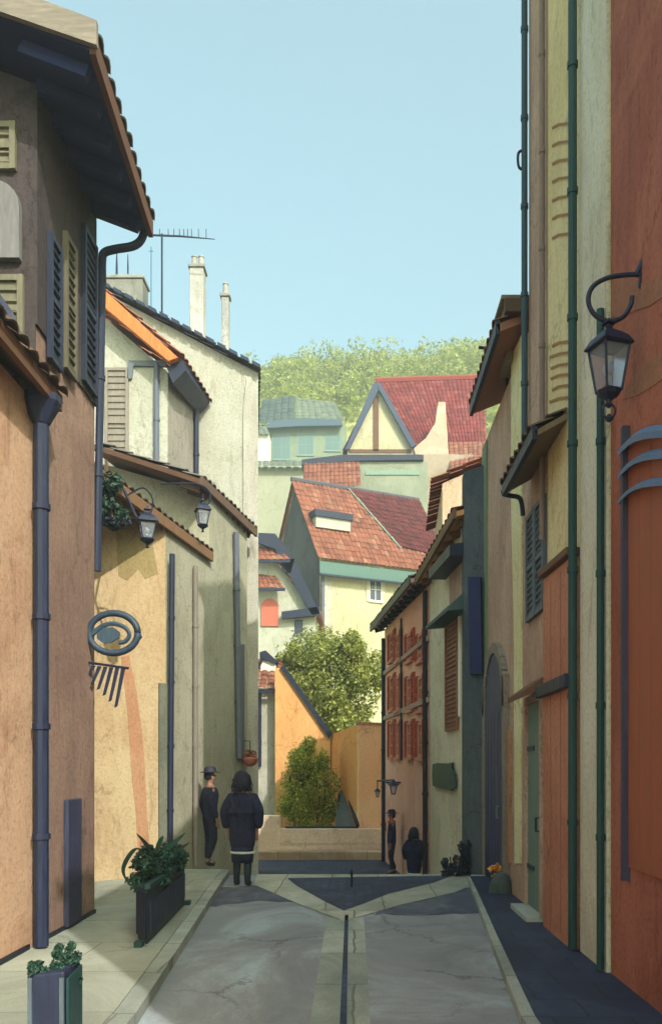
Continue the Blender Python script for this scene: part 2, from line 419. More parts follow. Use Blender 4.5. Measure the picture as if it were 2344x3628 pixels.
# pale stone fork round dark setts whose colour stands in for shade, and the threshold bands
tip = g2(800,2146)
sheet('stone_fork', [tip, g2(700,2108), g2(590,2060), g2(598,2036.5), g2(1128,2036.5), g2(1125,2048), g2(1060,2078), g2(930,2108)], .008, M_PALE)
sheet('shade_setts', [g2(800,2122), g2(755,2100), g2(690,2064), g2(668,2046), g2(1052,2040), g2(1010,2056), g2(905,2082), g2(850,2104)], .012, M_DARKSETT)
m = MB()
for k in range(4): m.box(-2.6, 1.9, 13.31+.40*k, 13.31+.40*(k+1), -1.0, -.16*(k+1))
struct('stone_steps', m, M_PALE, bevel=.012)
def patch(name, pts, z, mat, seed):
    rnd = random.Random(seed); out = []
    for (a, c), (a2, c2) in zip(pts, pts[1:]+pts[:1]):
        for k in range(7):
            t = k/7; out.append(g2(a+(a2-a)*t+rnd.uniform(-3,3), c+(c2-c)*t+rnd.uniform(-1.6,1.6)))
    return sheet(name, out, z, mat)
patch('dark_road_area', [(925,2076),(1118,2066),(1128,2124),(1000,2132),(872,2128),(880,2104)], .004, M_DPATCH, 3)  # darker area on the right of the road
patch('dark_road_area', [(498,2068),(600,2062),(690,2084),(694,2102),(600,2098),(486,2112)], .004, M_DPATCH, 4)  # walker's shadow put into the road as a dark shape
# pavements: left raised pale one, right dark one, both with a kerb step
KZ = .10
sheet('pavement', [(-4.2,-6),(-1.42,-6),(-1.55,5.5),(-1.72,8),(-2.0,12),(-2.08,13.3),(-4.2,13.3)], KZ, M_PAVE, .12)
sheet('kerb', [(-1.418,-6),(-1.28,-6),(-1.41,5.5),(-1.59,8),(-1.88,12),(-1.96,13.3),(-2.078,13.3),(-1.998,12),(-1.718,8),(-1.548,5.5)], KZ-.008, M_CHAN, .12)
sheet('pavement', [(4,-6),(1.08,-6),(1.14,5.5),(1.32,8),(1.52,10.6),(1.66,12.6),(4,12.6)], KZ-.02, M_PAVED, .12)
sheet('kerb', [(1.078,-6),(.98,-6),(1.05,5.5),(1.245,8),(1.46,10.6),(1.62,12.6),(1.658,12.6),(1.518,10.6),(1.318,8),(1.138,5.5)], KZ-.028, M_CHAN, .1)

# ------------------------------------------------------------------ small helpers for house parts
def pipe(root, pts, r=.045, mat=GUTTER, clips=True, name='downpipe'):
    mb = MB(); mb.tube(pts, r, 10)
    if clips:
        for a, b in zip(pts, pts[1:]):
            a, b = Vector(a), Vector(b)
            if abs(a.z-b.z) > 1.2:
                k = int(abs(a.z-b.z)/1.1)
                for i in range(1, k+1):
                    c = a.lerp(b, i/(k+1)); mb.tube([c-V3(0,0,.025), c+V3(0,0,.025)], r*1.25, 10)
    return mb.build(name, mat, root, smooth=False)
def curve(pts, n=6):
    """smooth path through points (Catmull-Rom)"""
    pts = [Vector(p) for p in pts]; out = []
    for i in range(len(pts)-1):
        p0 = pts[max(i-1,0)]; p1 = pts[i]; p2 = pts[i+1]; p3 = pts[min(i+2, len(pts)-1)]
        for k in range(n):
            t = k/n
            out.append(.5*((2*p1)+(p2-p0)*t+(2*p0-5*p1+4*p2-p3)*t*t+(3*p1-p0-3*p2+p3)*t**3))
    return out+[pts[-1]]
def eave(root, e0, e1, inward, rise, mat_tile, mat_soffit, mat_fascia, depth, thick=.09, rafters=0, rtail=.5, rmat=None):
    """overhanging roof slope: tiles, boarded soffit, fascia, rafter ends. e0-e1 outer edge, inward plan unit vector"""
    e0, e1 = Vector(e0), Vector(e1); iv = Vector((inward[0], inward[1], 0))*depth+V3(0,0,rise)
    n = (e1-e0).cross(iv).normalized(); n = n if n.z > 0 else -n
    rf = MB(); rf.tiles(e0, e1, e0+iv, e1+iv); r = rf.build('roof', mat_tile, root)
    sf = MB(); o = e0-n*(thick+.03); sf.obox(o, e1-e0, iv, n*thick); sf.build('soffit', mat_soffit, r)
    fb = MB(); out = -Vector((inward[0], inward[1], 0)); fb.obox(e0-n*(thick+.06)+out*.003, e1-e0, out*.05, V3(0,0,thick+.07)); fb.build('fascia', mat_fascia, r)
    if rafters:
        d = (e1-e0).normalized()
        for i in range(rafters):
            q = e0+(e1-e0)*((i+.5)/rafters)-n*(thick+.033)-d*.045
            rb = MB(); rb.obox(q+iv.normalized()*.05, d*.09, iv.normalized()*rtail, -n*.11); rb.build('rafter', rmat or mat_fascia, r)
    return r

# ------------------------------------------------------------------ LEFT SIDE
PEACH = plaster('peach_render', C(212,164,128), C(184,132,98), C(220,176,138), k=.92, s=.18)
BROWNR = plaster('brown_pink_render', C(172,132,112), C(144,108,96), C(190,148,122), k=.76)
DARKR = plaster('gable_and_shade_render', C(96,82,82), C(70,64,74), C(122,112,94), streak=(3,3,.5), k=.62)  # dark gable render, also paints eave shade on the side wall
YELLOW = plaster('yellow_ochre_render', C(214,180,124), C(194,154,102), C(224,196,144), k=.80)
OLIVE = plaster('olive_render', C(184,178,144), C(160,154,124), C(198,192,162), k=.85, s=.30)
CREAM = plaster('cream_render', C(216,214,190), C(198,194,170), C(226,224,206), k=.62, s=.36)
GREYR = plaster('grey_render', C(160,150,136), C(132,124,114), C(180,172,158))
PALEG = plaster('pale_grey_render', C(196,190,174), C(172,164,150), C(212,206,192))
ORANGEP = plaster('orange_render', C(214,148,92), C(200,132,80), C(220,162,112), k=.74)
SOFF_NAVY = paint('dark_soffit_boards', C(28,40,84), .8, .35, (1.5,14,1.5))
SOFF_BROWN = paint('brown_soffit_boards', C(118,84,60), .8, .3, (2,12,2))

# near peach house
r = thing('house', 'peach rendered low house nearest on the left, with a dark downpipe', 'house', (-2.82,4,0))
wL0 = WL((-2.82,-3), (-2.82,7.50))
part('wall', PEACH, r, lambda m: m.body([(-2.82,-3),(-2.82,7.5),(-7,7.5),(-7,-3)], -.1, [4.86,4.86,8.0,8.0]))
eave(r, (-2.58,-3,4.92), (-2.58,7.62,4.92), (-1,0), 3.4, T_BROWN, SOFF_BROWN, BROWNWOOD, 4.4, .07)
hx = wL0.pt(10.40, 0, .10)
pipe(r, [(hx.x,7.42,4.86),(hx.x,7.42,.12)], .062)
part('hopper', GUTTER, r, lambda m: m.lathe((hx.x,7.42,4.72), [(.07,-.1),(.15,.05),(.17,.09),(.17,.15),(.13,.15)], 8, 1, 1, PI/8), bevel=.008)
part('plinth_line', BLACK, r, lambda m: wL0.box(m, 0, 10.38, KZ-.03, KZ+.045, 0, .018))

# tall brown house with the big overhanging roof
r = thing('house', 'tall brown house with a huge dark overhanging eave on the left', 'house', (-2.82,8.4,0))
wL1 = WL((-2.82,7.55), (-2.82,9.25))
slope = .38
ztop = lambda x: 7.42+(-2.18-x)*slope
part('wall', BROWNR, r, lambda m: m.body([(-2.82,7.55),(-2.82,9.25),(-6.4,9.25),(-6.4,7.55)], -.1, [ztop(-2.82),ztop(-2.82),ztop(-6.4),ztop(-6.4)]))
part('gable_cladding', DARKR, r, lambda m: m.prism([(-2.815,7.546,5.2),(-2.815,7.546,ztop(-2.82)-.01),(-6.4,7.546,ztop(-6.4)-.01),(-6.4,7.546,6.0)], (0,-.02,0)))
part('eave_shade_band', DARKR, r, lambda m: wL1.box(m, -.02, 1.705, 5.55, ztop(-2.82)-.02, .002, .022))  # eave's shade on the upper wall, painted as a darker band
rf = eave(r, (-2.12,7.0,7.62), (-2.2,9.32,7.56), (-1,0), 4.6*slope, T_GREY, SOFF_NAVY, paint('brown_fascia', C(98,62,44), .8, .35), 4.6, .10, rafters=6, rtail=.60, rmat=SOFF_NAVY)
part('bargeboard', paint('weathered_bargeboard', C(128,118,108), .85, .35, (1.2,9,9)), rf, lambda m: m.prism([(-2.10,6.99,7.50),(-2.10,6.99,7.70),(-6.4,6.99,7.70+4.3*slope),(-6.4,6.99,7.36+4.3*slope)], (0,-.05,0)))
for u0, u1, v0, v1, mt in ((103,131,560,850,NAVY), (140,166,560,872,paint('olive_shutter', C(96,90,74), .75, .3)), (184,214,548,905,NAVY)):
    q0, q1, z0, z1 = wL1.rect(u0, u1, v0, v1)
    part('shutter', mt, r, lambda m: shutter(m, wL1, q0, q1, z0, z1, .02, .09))
# front gable: louvred vent, small shuttered opening, brace
fy = 7.526
wG = WL((-6.4,fy), (-2.82,fy))
def arch_panel(m, w, q0, q1, z0, z1, o0, o1, n=10):
    rr = (q1-q0)/2; c = (q0+q1)/2; pts = [w.pt(q0, z0, o0), w.pt(q1, z0, o0)]
    pts += [w.pt(c+rr*math.cos(PI*k/n), z1-rr+rr*math.sin(PI*k/n), o0) for k in range(n+1)]
    e = w.pt(0,0,o1)-w.pt(0,0,o0); m.prism(pts, e)
q0, q1, z0, z1 = wG.rect(-70, 52, 430, 610)
part('arched_vent', paint('grey_vent', C(112,110,112), .8, .3), r, lambda m: arch_panel(m, wG, q0, q1, z0, z1, 0, .07))
q0, q1, z0, z1 = wG.rect(-60, 40, 290, 400)
part('shutter', paint('olive_grey_board', C(112,108,90), .8, .3), r, lambda m: shutter(m, wG, q0, q1, z0, z1, 0, .1))
q0, q1, z0, z1 = wG.rect(-50, 58, 645, 800)
part('shutter', paint('olive_grey_board', C(112,108,90), .8, .3), r, lambda m: shutter(m, wG, q0, q1, z0, z1, 0, .1))
a = P(20, 735, 7.45); b = P(74, 868, 7.45)
part('brace', NAVY, r, lambda m: m.tube([a+V3(-.3,0,.42), a, b], .055, 6))
# gutter swan neck and downpipe at the far corner
e = P(338, 512, 9.30)
sw = curve([e+V3(0,0,.05), e, P(332,552,9.30), P(312,572,9.30), P(270,580,9.30), P(244,588,9.30), P(238,606,9.30), P(238,660,9.30)], 5)
pipe(r, sw, .045, clips=False)
pipe(r, [P(238,655,9.30), P(226,1330,9.30)], .042)
part('wall_base', BLACK, r, lambda m: wL1.box(m, 0, 1.7, KZ-.03, KZ+.04, 0, .018))
q0, q1, z0, z1 = wL1.rect(148, 180, 1860, 2140)
part('cable_box', paint('blue_worn_metal', C(52,56,82), .7, .5), r, lambda m: wL1.box(m, q0, q1, KZ+.02, z1, .0, .05), bevel=.01)

# yellow ochre house
r = thing('house', 'yellow ochre house with an orange streak behind the long planter', 'house', (-3.6,12,0))
wY = WL((-5.0,10.5), (-2.8,12.6))
part('wall', YELLOW, r, lambda m: m.body([(-5.0,10.5),(-2.8,12.6),(-6.2,14.0),(-7.2,11.6)], -.1, [5.3,5.3,6.6,6.6]))
def wpoly(m, w, pts, o0, o1):
    m.prism([w.px(u, v, o0) for u, v in pts], w.pt(0,0,o1)-w.pt(0,0,o0))
part('wall_patch', ORANGEP, r, lambda m: wpoly(m, wY, [(282,1530),(300,1525),(316,1600),(330,1700),(338,1800),(342,1900),(350,1985),(322,1990),(316,1890),(306,1800),(303,1740),(296,1650)], 0, .006))  # orange streak, a different tone from the yellow around it
part('wall_patch', plaster('bare_ochre_render', C(176,150,84), C(156,130,70), C(190,166,100)), r, lambda m: wpoly(m, wY, [(270,1215),(325,1200),(352,1250),(368,1335),(338,1348),(322,1325),(296,1352),(276,1340)], 0, .005))
iv = (-.986,.164)
eave(r, (-3.12,10.3,5.28), (-2.42,14.5,5.28), iv, .75, T_BROWN, SOFF_BROWN, paint('brown_eave_board', C(128,94,66), .8, .3), 2.2, .08, rafters=12, rtail=.4)
pipe(r, [wY.px(392,1292,.07)+V3(.02,0,0), V3(*wY.px(390,1300,.07).xy, .1)], .04)
part('plinth', plaster('grey_green_plinth', C(120,124,104), C(96,104,92), C(140,140,116)), r, lambda m: wY.box(m, 2.92, 3.05, .05, 2.9, 0, .03))

# olive house, two heights
r = thing('house', 'olive green rendered house with grey downpipes behind the walkers', 'house', (-2.5,14.6,0))
wO = WL((-2.8,12.6), (-2.13,16.7))
qs = 1.93
a1 = wO.pt(qs, 0); b1 = wO.pt(qs+.002, 0)
part('wall', OLIVE, r, lambda m: (m.body([(-2.8,12.602),(a1.x,a1.y),(-5.4,a1.y+.3),(-6.2,14.002)], -1.2, [5.16,5.16,6.2,6.2]),
                                   m.body([(b1.x,b1.y),(-2.13,16.7),(-5,16.9),(-5.38,a1.y+.31)], -1.2, [6.28,6.28,7.2,7.2])))
eave(r, (-2.50,13.95,6.38), (-1.96,16.95,6.36), iv, .7, T_GREY, paint('dark_brown_soffit', C(92,64,48), .8, .3, (2,12,2)), paint('dark_brown_board', C(100,76,62), .8, .3), 1.9, .08, rafters=9, rtail=.35)
pipe(r, [wO.px(447,1318,.06), V3(*wO.px(447,1318,.06).xy, .1)], .04, paint('grey_pipe', C(128,118,112), .55, .25))
pipe(r, [wO.px(541,1240,.07), wO.px(548,1765,.07)], .055, paint('blue_grey_pipe', C(92,98,112), .55, .25))
part('dark_strip', paint('blue_grey_board', C(96,98,108), .7, .3), r, lambda m: wpoly(m, wO, [(551,1500),(566,1500),(566,1770),(552,1770)], 0, .03))

# tall cream house
r = thing('house', 'tall cream house with a sloping roof line and chimneys on the left', 'house', (-3.5,18,0))
part('wall', CREAM, r, lambda m: m.body([(-6.5,17.3),(-1.98,17.3),(-2.47,21),(-6.5,21)], -1.2, [12.0,9.62,9.85,12.0]))
wC = WL((-6.5,17.3), (-1.98,17.3))
part('corner_band', PALEG, r, lambda m: m.prism([wC.px(572,1990,0),wC.px(600,1990,0),wC.px(600,1500,0),wC.px(601,1000,0),wC.px(592,905,0),wC.px(584,872,0),wC.px(574,880,0),wC.px(566,960,0),wC.px(567,1300,0)], (0,-.03,0)))
m = MB(); m.tiles((-1.93,17.12,9.62), (-2.42,21,9.80), (-6.5,17.12,12.10), (-6.5,21,12.10), .22, .34)
rf = m.build('roof', tile('slate_grey_tile', C(84,86,98), C(58,62,78), C(150,148,142)), r)
part('verge', GUTTER, rf, lambda m: [m.obox((x, 17.09, 9.62+(-1.9-x)*.53), (-.16,0,.085), (0,.12,0), (0,0,.07)) for x in [-1.92-.23*i for i in range(18)]])
def chimney(u0, u1, v0, v1, d, mt, dep, caps=0):
    a = P(u0, v1, d); b = P(u1, v0, d); c = MB(); c.box(a.x, b.x, d, d+dep, a.z-.5, b.z); o = c.build('chimney', mt, rf, bevel=.015)
    c = MB(); c.box(a.x-.03, b.x+.03, d-.03, d+dep+.03, b.z+.001, b.z+.07); c.build('chimney_cap', plaster('chimney_cap_stone', C(158,156,150)), rf, bevel=.01)
    for i in range(caps):
        x = a.x+(b.x-a.x)*(i+.5)/caps; c = MB(); c.lathe((x, d+dep/2, b.z+.07), [(.07,0),(.055,.22),(.07,.24),(.06,.26)], 10); c.build('chimney_pot', paint('pot_clay', C(156,152,146), .9, .2), rf)
chimney(441, 473, 622, 800, 18.4, plaster('pale_chimney_render', C(196,192,188), C(150,146,138), C(222,220,216)), .34, 2)
chimney(515, 532, 690, 830, 18.6, plaster('grey_chimney_render', C(178,176,178), C(150,148,148), C(200,198,196)), .2, 1)
chimney(246, 332, 648, 690, 18.0, plaster('dark_chimney_render', C(140,140,132), C(118,118,112), C(160,158,148)), .5)

# narrow cream wing in front of it with an orange roof verge
r = thing('house_wing', 'narrow cream wing with an orange tiled verge and black eave gutter', 'house', (-3.8,16,4))
wW = WL((-5.1,15.6), (-3.43,15.6)); wWs = WL((-3.43,15.6), (-3.2,17.28))
part('wall', CREAM, r, lambda m: m.body([(-5.1,15.6),(-3.43,15.6),(-3.2,17.28),(-5.1,17.28)], 4.4, [10.3,8.86,8.86,10.3]))
part('side_wall', GREYR, r, lambda m: wWs.box(m, .0, 1.69, 4.45, 8.80, .001, .012))
m = MB(); m.tiles((-3.13,15.2,8.98), (-2.92,17.26,8.98), (-5.1,15.2,10.66), (-5.1,17.26,10.66), .24, .34)
rf = m.build('roof', T_TERRA, r)
part('verge_board', paint('orange_verge', C(205,118,66), .8, .3), rf, lambda m: m.prism([P(240,672,15.2),P(240,712,15.2),P(392,840,15.2),P(414,832,15.2)], (0,.14,0)))
part('gutter', NAVY, rf, lambda m: m.prism([P(388,856,15.35),P(424,836,15.35),P(432,862,15.35),P(402,892,15.35)], P(462,942,17.2)-P(402,866,15.35)))
q0, q1, z0, z1 = wW.rect(246, 300, 858, 1110)
part('shutter', GREYWOOD, r, lambda m: shutter(m, wW, q0, q1, z0, z1, 0, .12))
part('lintel', paint('blue_grey_lintel', C(104,110,120), .7, .25), r, lambda m: wpoly(m, wW, [(300,842),(388,842),(388,856),(312,854),(308,884),(298,884)], 0, .05))
pipe(r, [wW.px(366,850,.05), wW.px(366,1240,.05)], .05, paint('blue_grey_pipe', C(92,98,112), .55, .25))
pipe(r, [wWs.px(449,945,.07), wWs.px(449,950,.07)+V3(0,0,-1.9)], .05, NAVY)

# round hanging sign and striped pennant on the corner of the brown house
SIGNM = paint('sign_blue_iron', C(44,62,82), .5, .3)
c = P(264, 1474, 9.05)
t = thing('hanging_sign', 'round dark blue ring sign with a scroll emblem', 'sign', c)
m = MB(); R = .245
ring = [c+V3(math.cos(2*PI*k/28)*R*1.05, 0, math.sin(2*PI*k/28)*R*.86) for k in range(29)]
m.tube(ring, .036, 8); m.build('ring', SIGNM, t, smooth=True)
m = MB()
m.tube(curve([c+V3(-.23,0,-.02), c+V3(-.12,0,.07), c+V3(0,0,.10), c+V3(.12,0,.06), c+V3(.17,0,-.02), c+V3(.12,0,-.09), c+V3(.06,0,-.10)]), .026, 6)
m.prism([c+V3(x*1.0, -.015, z) for x, z in ((-.17,-.0),(-.10,.055),(.0,.06),(.07,.01),(.06,-.05),(-.02,-.10),(-.10,-.11),(-.17,-.06))], (0,.03,0))
m.build('emblem', paint('emblem_blue', C(54,74,92), .5, .3), t)
m = MB(); m.tube([V3(-2.80,9.05,c.z+.05), c+V3(-R,0,.02)], .018, 6); m.tube([c+V3(R,0,-.02), c+V3(R+.05,0,-.05)], .02, 6); m.build('bracket', NAVY, t)
d = 9.05
t = thing('pennant', 'small dark striped pennant hanging below the round sign', 'flag', P(250,1550,d))
m = MB(); m.tube([P(196,1541,d), P(300,1556,d)], .014, 6); m.build('rod', NAVY, t)
m = MB()
for i in range(6):
    f0 = i/6+.02; f1 = f0+.115; top0 = (212+82*f0, 1549+8*f0); top1 = (212+82*f1, 1549+8*f1)
    L = 26+62*(i/5)**1.0; lean = -18; f1 += .03
    m.prism([P(*top0, d), P(*top1, d), P(top1[0]+lean, top1[1]+L, d), P(top0[0]+lean+2, top0[1]+L+4, d)], (0,.008,0))
m.build('strips', NAVY, t)

# ------------------------------------------------------------------ RIGHT SIDE
REDR = plaster('brick_red_render', C(180,92,62), C(146,72,52), C(198,114,80), patch=.5, k=.90, s=.24, streak=(3.2,3.2,.35))
CREAMR = plaster('pale_cream_render', C(212,206,176), C(190,182,152), C(222,216,194), k=.98)
YEL2 = plaster('straw_yellow_render', C(224,200,128), C(204,176,104), C(232,212,152), k=.98)
TANR = plaster('tan_pink_render', C(190,150,122), C(168,128,104), C(204,168,142), k=.98)
ORANGER = plaster('salmon_orange_render', C(212,128,88), C(190,108,74), C(222,146,106))
SAGE = paint('sage_green_boards', C(112,128,100), .7, .25)
PINKR = plaster('salmon_pink_render', C(232,170,148), C(222,152,130), C(238,186,166), k=1.05, s=.12)
WARMW = plaster('warm_white_render', C(222,208,172), C(202,186,150), C(232,220,192), k=.98)

# red house nearest right
r = thing('house', 'brick red house nearest on the right, with a tall brown doorway', 'house', (1.95,5,0))
wR1 = WL((1.95,.2), (1.95,6.60))
part('wall', REDR, r, lambda m: m.body([(1.95,.2),(1.95,6.6),(6.4,6.6),(6.4,.2)], -.1, 7.75))
m = MB(); m.tiles((1.86,.1,7.75), (1.86,6.58,7.75), (6.4,.1,9.2), (6.4,6.58,9.2)); m.build('roof', T_TERRA, r)
for k in range(2):
    pass
zt = 4.1
def door_box(q0, q1): pass
q0 = wR1.s_at(1600); q1 = wR1.s_at(1466)
door = MB()
n = 9
for i in range(n):
    a = q0+(q1-q0)*i/n; b = q0+(q1-q0)*(i+1)/n-.003; wR1.box(door, a, b, .95, 3.92, 0, .016+.002*(i % 2))
dr = door.build('doorway', paint('red_brown_door', C(150,84,58), .75, .2, (5,5,.6)), r)
part('frame', paint('navy_frame', C(66,62,84), .7, .4), dr, lambda m: wR1.box(m, q1, q1+.05, .85, 4.1, 0, .055))
lv = paint('blue_grey_louvre', C(88,112,148), .6, .25)
for v0, v1, h in ((1050,1012,.045), (1106,1064,.036), (1166,1130,.030)):
    a_, b_ = wR1.px(1452, v0, .0), wR1.px(1560, v1-10, .0)
    m = MB()
    c_ = [a_.lerp(b_, k/6)+V3(-.03*math.sin(PI*k/6),0,.04*math.sin(PI*k/6)) for k in range(7)]
    for k in range(6):
        m.obox(c_[k], c_[k+1]-c_[k], V3(-.05,0,-h), V3(0,0,h))
    m.build('louvre', lv, dr)
# tan patches on the red wall by the lamp
TANP = plaster('tan_patch_render', C(180,112,74), C(166,98,62), C(190,130,88))
part('wall_patch', TANP, r, lambda m: wpoly(m, wR1, [(1424,668),(1450,648),(1500,660),(1545,640),(1545,690),(1512,712),(1480,722),(1440,740),(1424,735)], 0, .006))
part('wall_patch', TANP, r, lambda m: wpoly(m, wR1, [(1448,930),(1470,880),(1500,845),(1545,815),(1545,880),(1510,905),(1480,922)], 0, .006))

# cream and yellow house
r = thing('house', 'straw yellow house with a cream corner band and dark green pipes', 'house', (1.95,7.7,0))
wR2 = WL((1.95,6.62), (1.95,8.78))
part('wall', YEL2, r, lambda m: m.body([(1.95,6.62),(1.95,8.78),(6.4,8.78),(6.4,6.62)], -.1, 11.2))
part('wall_band', CREAMR, r, lambda m: wR2.box(m, .0, .78, -.05, 11.0, .001, .03))
m = MB(); m.tiles((1.7,6.6,11.2), (1.7,9.8,11.2), (6.4,6.6,12.8), (6.4,9.8,12.8)); m.build('roof', T_TERRA, r)
pipe(r, [wR2.pt(.80,11.0,.09), wR2.pt(.80,KZ,.09)], .038, DGREEN)
pipe(r, [wR2.pt(.02,5.2,.07), wR2.pt(.02,KZ,.07)], .030, DGREEN)
BRK = paint('bare_brick', C(150,112,66), .9, .25)
for v in (288,330,372,414,458,500,545,796,822,848,872,898,926):
    k = (v//7) % 3
    part('brick_course', BRK, r, lambda m: wpoly(m, wR2, [(1279+3*k,v+7),(1300,v-1),(1322,v-4),(1338-2*k,v-2),(1338-2*k,v+3),(1322,v+2),(1300,v+5),(1280+3*k,v+13)], 0, .010))
# salmon shopfront slab in front of it, with its fascia
q0 = wR2.s_at(1340); q1 = wR2.s_at(1271)
wS = WL((1.95,6.62), (1.95,8.78))
part('shopfront', ORANGER, r, lambda m: m.prism([wR2.pt(.86,-.05,.002), wR2.pt(1.98,-.05,.002), wR2.pt(1.98,3.55,.002), wR2.pt(.86,3.50,.002)], wR2.pt(0,0,.09)-wR2.pt(0,0,.002)), bevel=.012)
part('coping', BROWNWOOD, r, lambda m: m.prism([wR2.pt(.84,3.51,.003), wR2.pt(2.0,3.56,.003), wR2.pt(2.0,3.63,.003), wR2.pt(.84,3.58,.003)], wR2.pt(0,0,.14)-wR2.pt(0,0,.003)), bevel=.01)
z0 = wR2.z_at(1310, 1616); z1 = wR2.z_at(1310, 1586)
part('fascia_sign', NAVY, r, lambda m: wR2.box(m, .82, 2.02, z0, z1, .09, .16), bevel=.01)
# louvred board seam lines on the shopfront
for q in (1.22, 1.62): part('seam', paint('salmon_seam', C(150,88,62), .9, .2), r, lambda m: wR2.box(m, q, q+.010, .15, 3.45, .09, .094))

# tan tower house
r = thing('house', 'tall tan pink house with slate blue shutters above a green door', 'house', (1.95,9.3,0))
wR3 = WL((1.95,8.80), (1.95,9.75))
part('wall', TANR, r, lambda m: m.body([(1.95,8.80),(1.95,9.75),(6.4,9.75),(6.4,8.80)], -.1, 11.15))
pipe(r, [wR3.pt(.90,11.0,.06), wR3.pt(.90,5.0,.06)], .036, paint('teal_pipe', C(46,70,80), .55, .4))
pipe(r, [wR3.pt(.03,11.0,.05), wR3.pt(.03,4.0,.05)], .028, paint('brown_grey_pipe', C(128,108,98), .6, .3))
h = P(1216, 350, 9.7); m = MB(); m.tube(curve([h+V3(.04,0,.0), h+V3(-.03,0,-.01), h+V3(-.055,0,-.06), h+V3(-.05,0,-.17), h+V3(-.02,0,-.21), h+V3(.05,0,-.21)]), .016, 6); m.build('wall_hook', NAVY, r)
m = MB(); m.tube([h+V3(.03,0,-.22+.47), h+V3(.03,0,.05)], .02, 6); m.build('cable', NAVY, r)
# pent roof hood with fascia and swan neck
rf = eave(r, (1.62,7.95,4.80), (1.62,9.62,4.80), (1,0), .20, T_BROWN, paint('taupe_soffit', C(118,98,78), .8, .25), NAVY, .36, .05)
g = P(1172, 1150, 9.62)
pipe(r, curve([P(1170,1142,9.62), g, P(1186,1154,9.62), P(1206,1158,9.62), P(1213,1172,9.62), P(1216,1200,9.62)], 5), .026, NAVY, clips=False)
for a, b in ((.02,.46), (.48,.92)):
    z0 = 3.30; z1 = 4.48
    part('shutter', SLATE, r, lambda m: shutter(m, wR3, a, b, z0, z1, 0, .075))
q0, q1 = .06, .80
dm = MB()
for i in range(5): wR3.box(dm, q0+(q1-q0)*i/5, q0+(q1-q0)*(i+1)/5-.007, .14, 2.36, 0, .04)
dr = dm.build('door', paint('grey_green_door', C(98,120,110), .65, .22, (9,9,.9)), r)
part('handle', NAVY, dr, lambda m: m.tube([wR3.pt(.14,1.0,.04), wR3.pt(.14,1.0,.09), wR3.pt(.14,1.14,.09), wR3.pt(.14,1.14,.04)], .012, 6))
part('hinge', NAVY, dr, lambda m: wR3.box(m, .45, .80, .55, .60, .04, .052)); part('hinge', NAVY, dr, lambda m: wR3.box(m, .45, .80, 1.85, 1.90, .04, .052))
part('frame', TANR, dr, lambda m: (wR3.box(m, q0-.07, q0-.004, .14, 2.36, .001, .075), wR3.box(m, q1+.004, q1+.07, .14, 2.36, .001, .075), wR3.box(m, q0-.07, q1+.07, 2.362, 2.44, .001, .075)))
part('door_hood', BROWNWOOD, r, lambda m: m.prism([wR3.pt(.0,2.50,.0), wR3.pt(.0,2.62,.0), wR3.pt(.0,2.44,.26), wR3.pt(.0,2.38,.26)], wR3.pt(.85,0,0)-wR3.pt(0,0,0)))
part('threshold', M_CHAN, r, lambda m: wR3.box(m, .0, .9, .05, .135, .0, .22), bevel=.01)

# yellow and tan lower house with terracotta eave
r = thing('house', 'yellow and tan house with dark eave edge and a tall navy doorway', 'house', (1.95,11.5,0))
wR4 = WL((1.95,9.77), (1.95,13.2))
part('wall', TANR, r, lambda m: m.body([(1.95,9.77),(1.95,13.2),(6.4,13.2),(6.4,9.77)], -.1, [6.62,6.62,8,8]))
YSTR = plaster('pale_yellow_render', C(226,216,150), C(206,196,128), C(234,226,172), k=.98)
part('wall_band', YSTR, r, lambda m: wpoly(m, wR4, [(1216,780),(1192,830),(1192,1180),(1198,1450),(1200,2010),(1214,2010),(1216,1400)], .001, .02))
part('corner_post', SAGE, r, lambda m: wR4.box(m, 3.02, 3.43, .1, 6.55, .001, .03))
part('wall_strip', ORANGEP, r, lambda m: wpoly(m, wR4, [(1190,1700),(1178,1700),(1178,2010),(1190,2010)], .001, .025))
rf = eave(r, (1.61,9.98,6.84), (1.61,12.3,6.84), (1,0), 1.4, T_TERRA, paint('terracotta_soffit', C(150,100,78), .85, .25, (2,12,2)), NAVY, 3.6, .09, rafters=0)
part('verge_cap', T_BROWN, rf, lambda m: m.box(1.7, 2.3, 9.85, 9.95, 6.9, 7.05))
ch = P(1176, 745, 10.6); c2 = P(1232, 690, 10.6)
part('chimney', plaster('brown_chimney', C(150,128,98), C(120,104,84), C(170,150,120)), rf, lambda m: (m.box(ch.x, c2.x, 10.6, 11.1, 6.7, c2.z-.06), m.box(ch.x-.06, c2.x, 10.55, 11.15, c2.z-.06, c2.z)), bevel=.012)
pipe(r, curve([P(1130,812,12.2)+V3(-.1,0,.02), P(1140,812,12.2), P(1158,818,12.0), P(1170,826,11.9), P(1176,850,11.6), P(1182,920,11.3), P(1186,1000,11.1)], 5), .022, NAVY, clips=False)
q0 = wR4.s_at(1180); q1 = wR4.s_at(1136)
dm = MB(); arch_panel(dm, wR4, q0, q1, .06, 3.25, 0, .05)
dr = dm.build('door', paint('navy_door', C(36,46,92), .55, .35, (7,7,.7)), r)
rr_ = (q1-q0)/2+.06; cq = (q0+q1)/2
m = MB()
for k in range(12):
    t0, t1 = PI*k/12, PI*(k+1)/12-.02
    m.prism([wR4.pt(cq+R_*math.cos(t_), 3.25-(q1-q0)/2+R_*math.sin(t_), .001) for R_, t_ in ((rr_-.055,t0),(rr_+.09,t0),(rr_+.09,t1),(rr_-.055,t1))], wR4.pt(0,0,.075)-wR4.pt(0,0,.001))
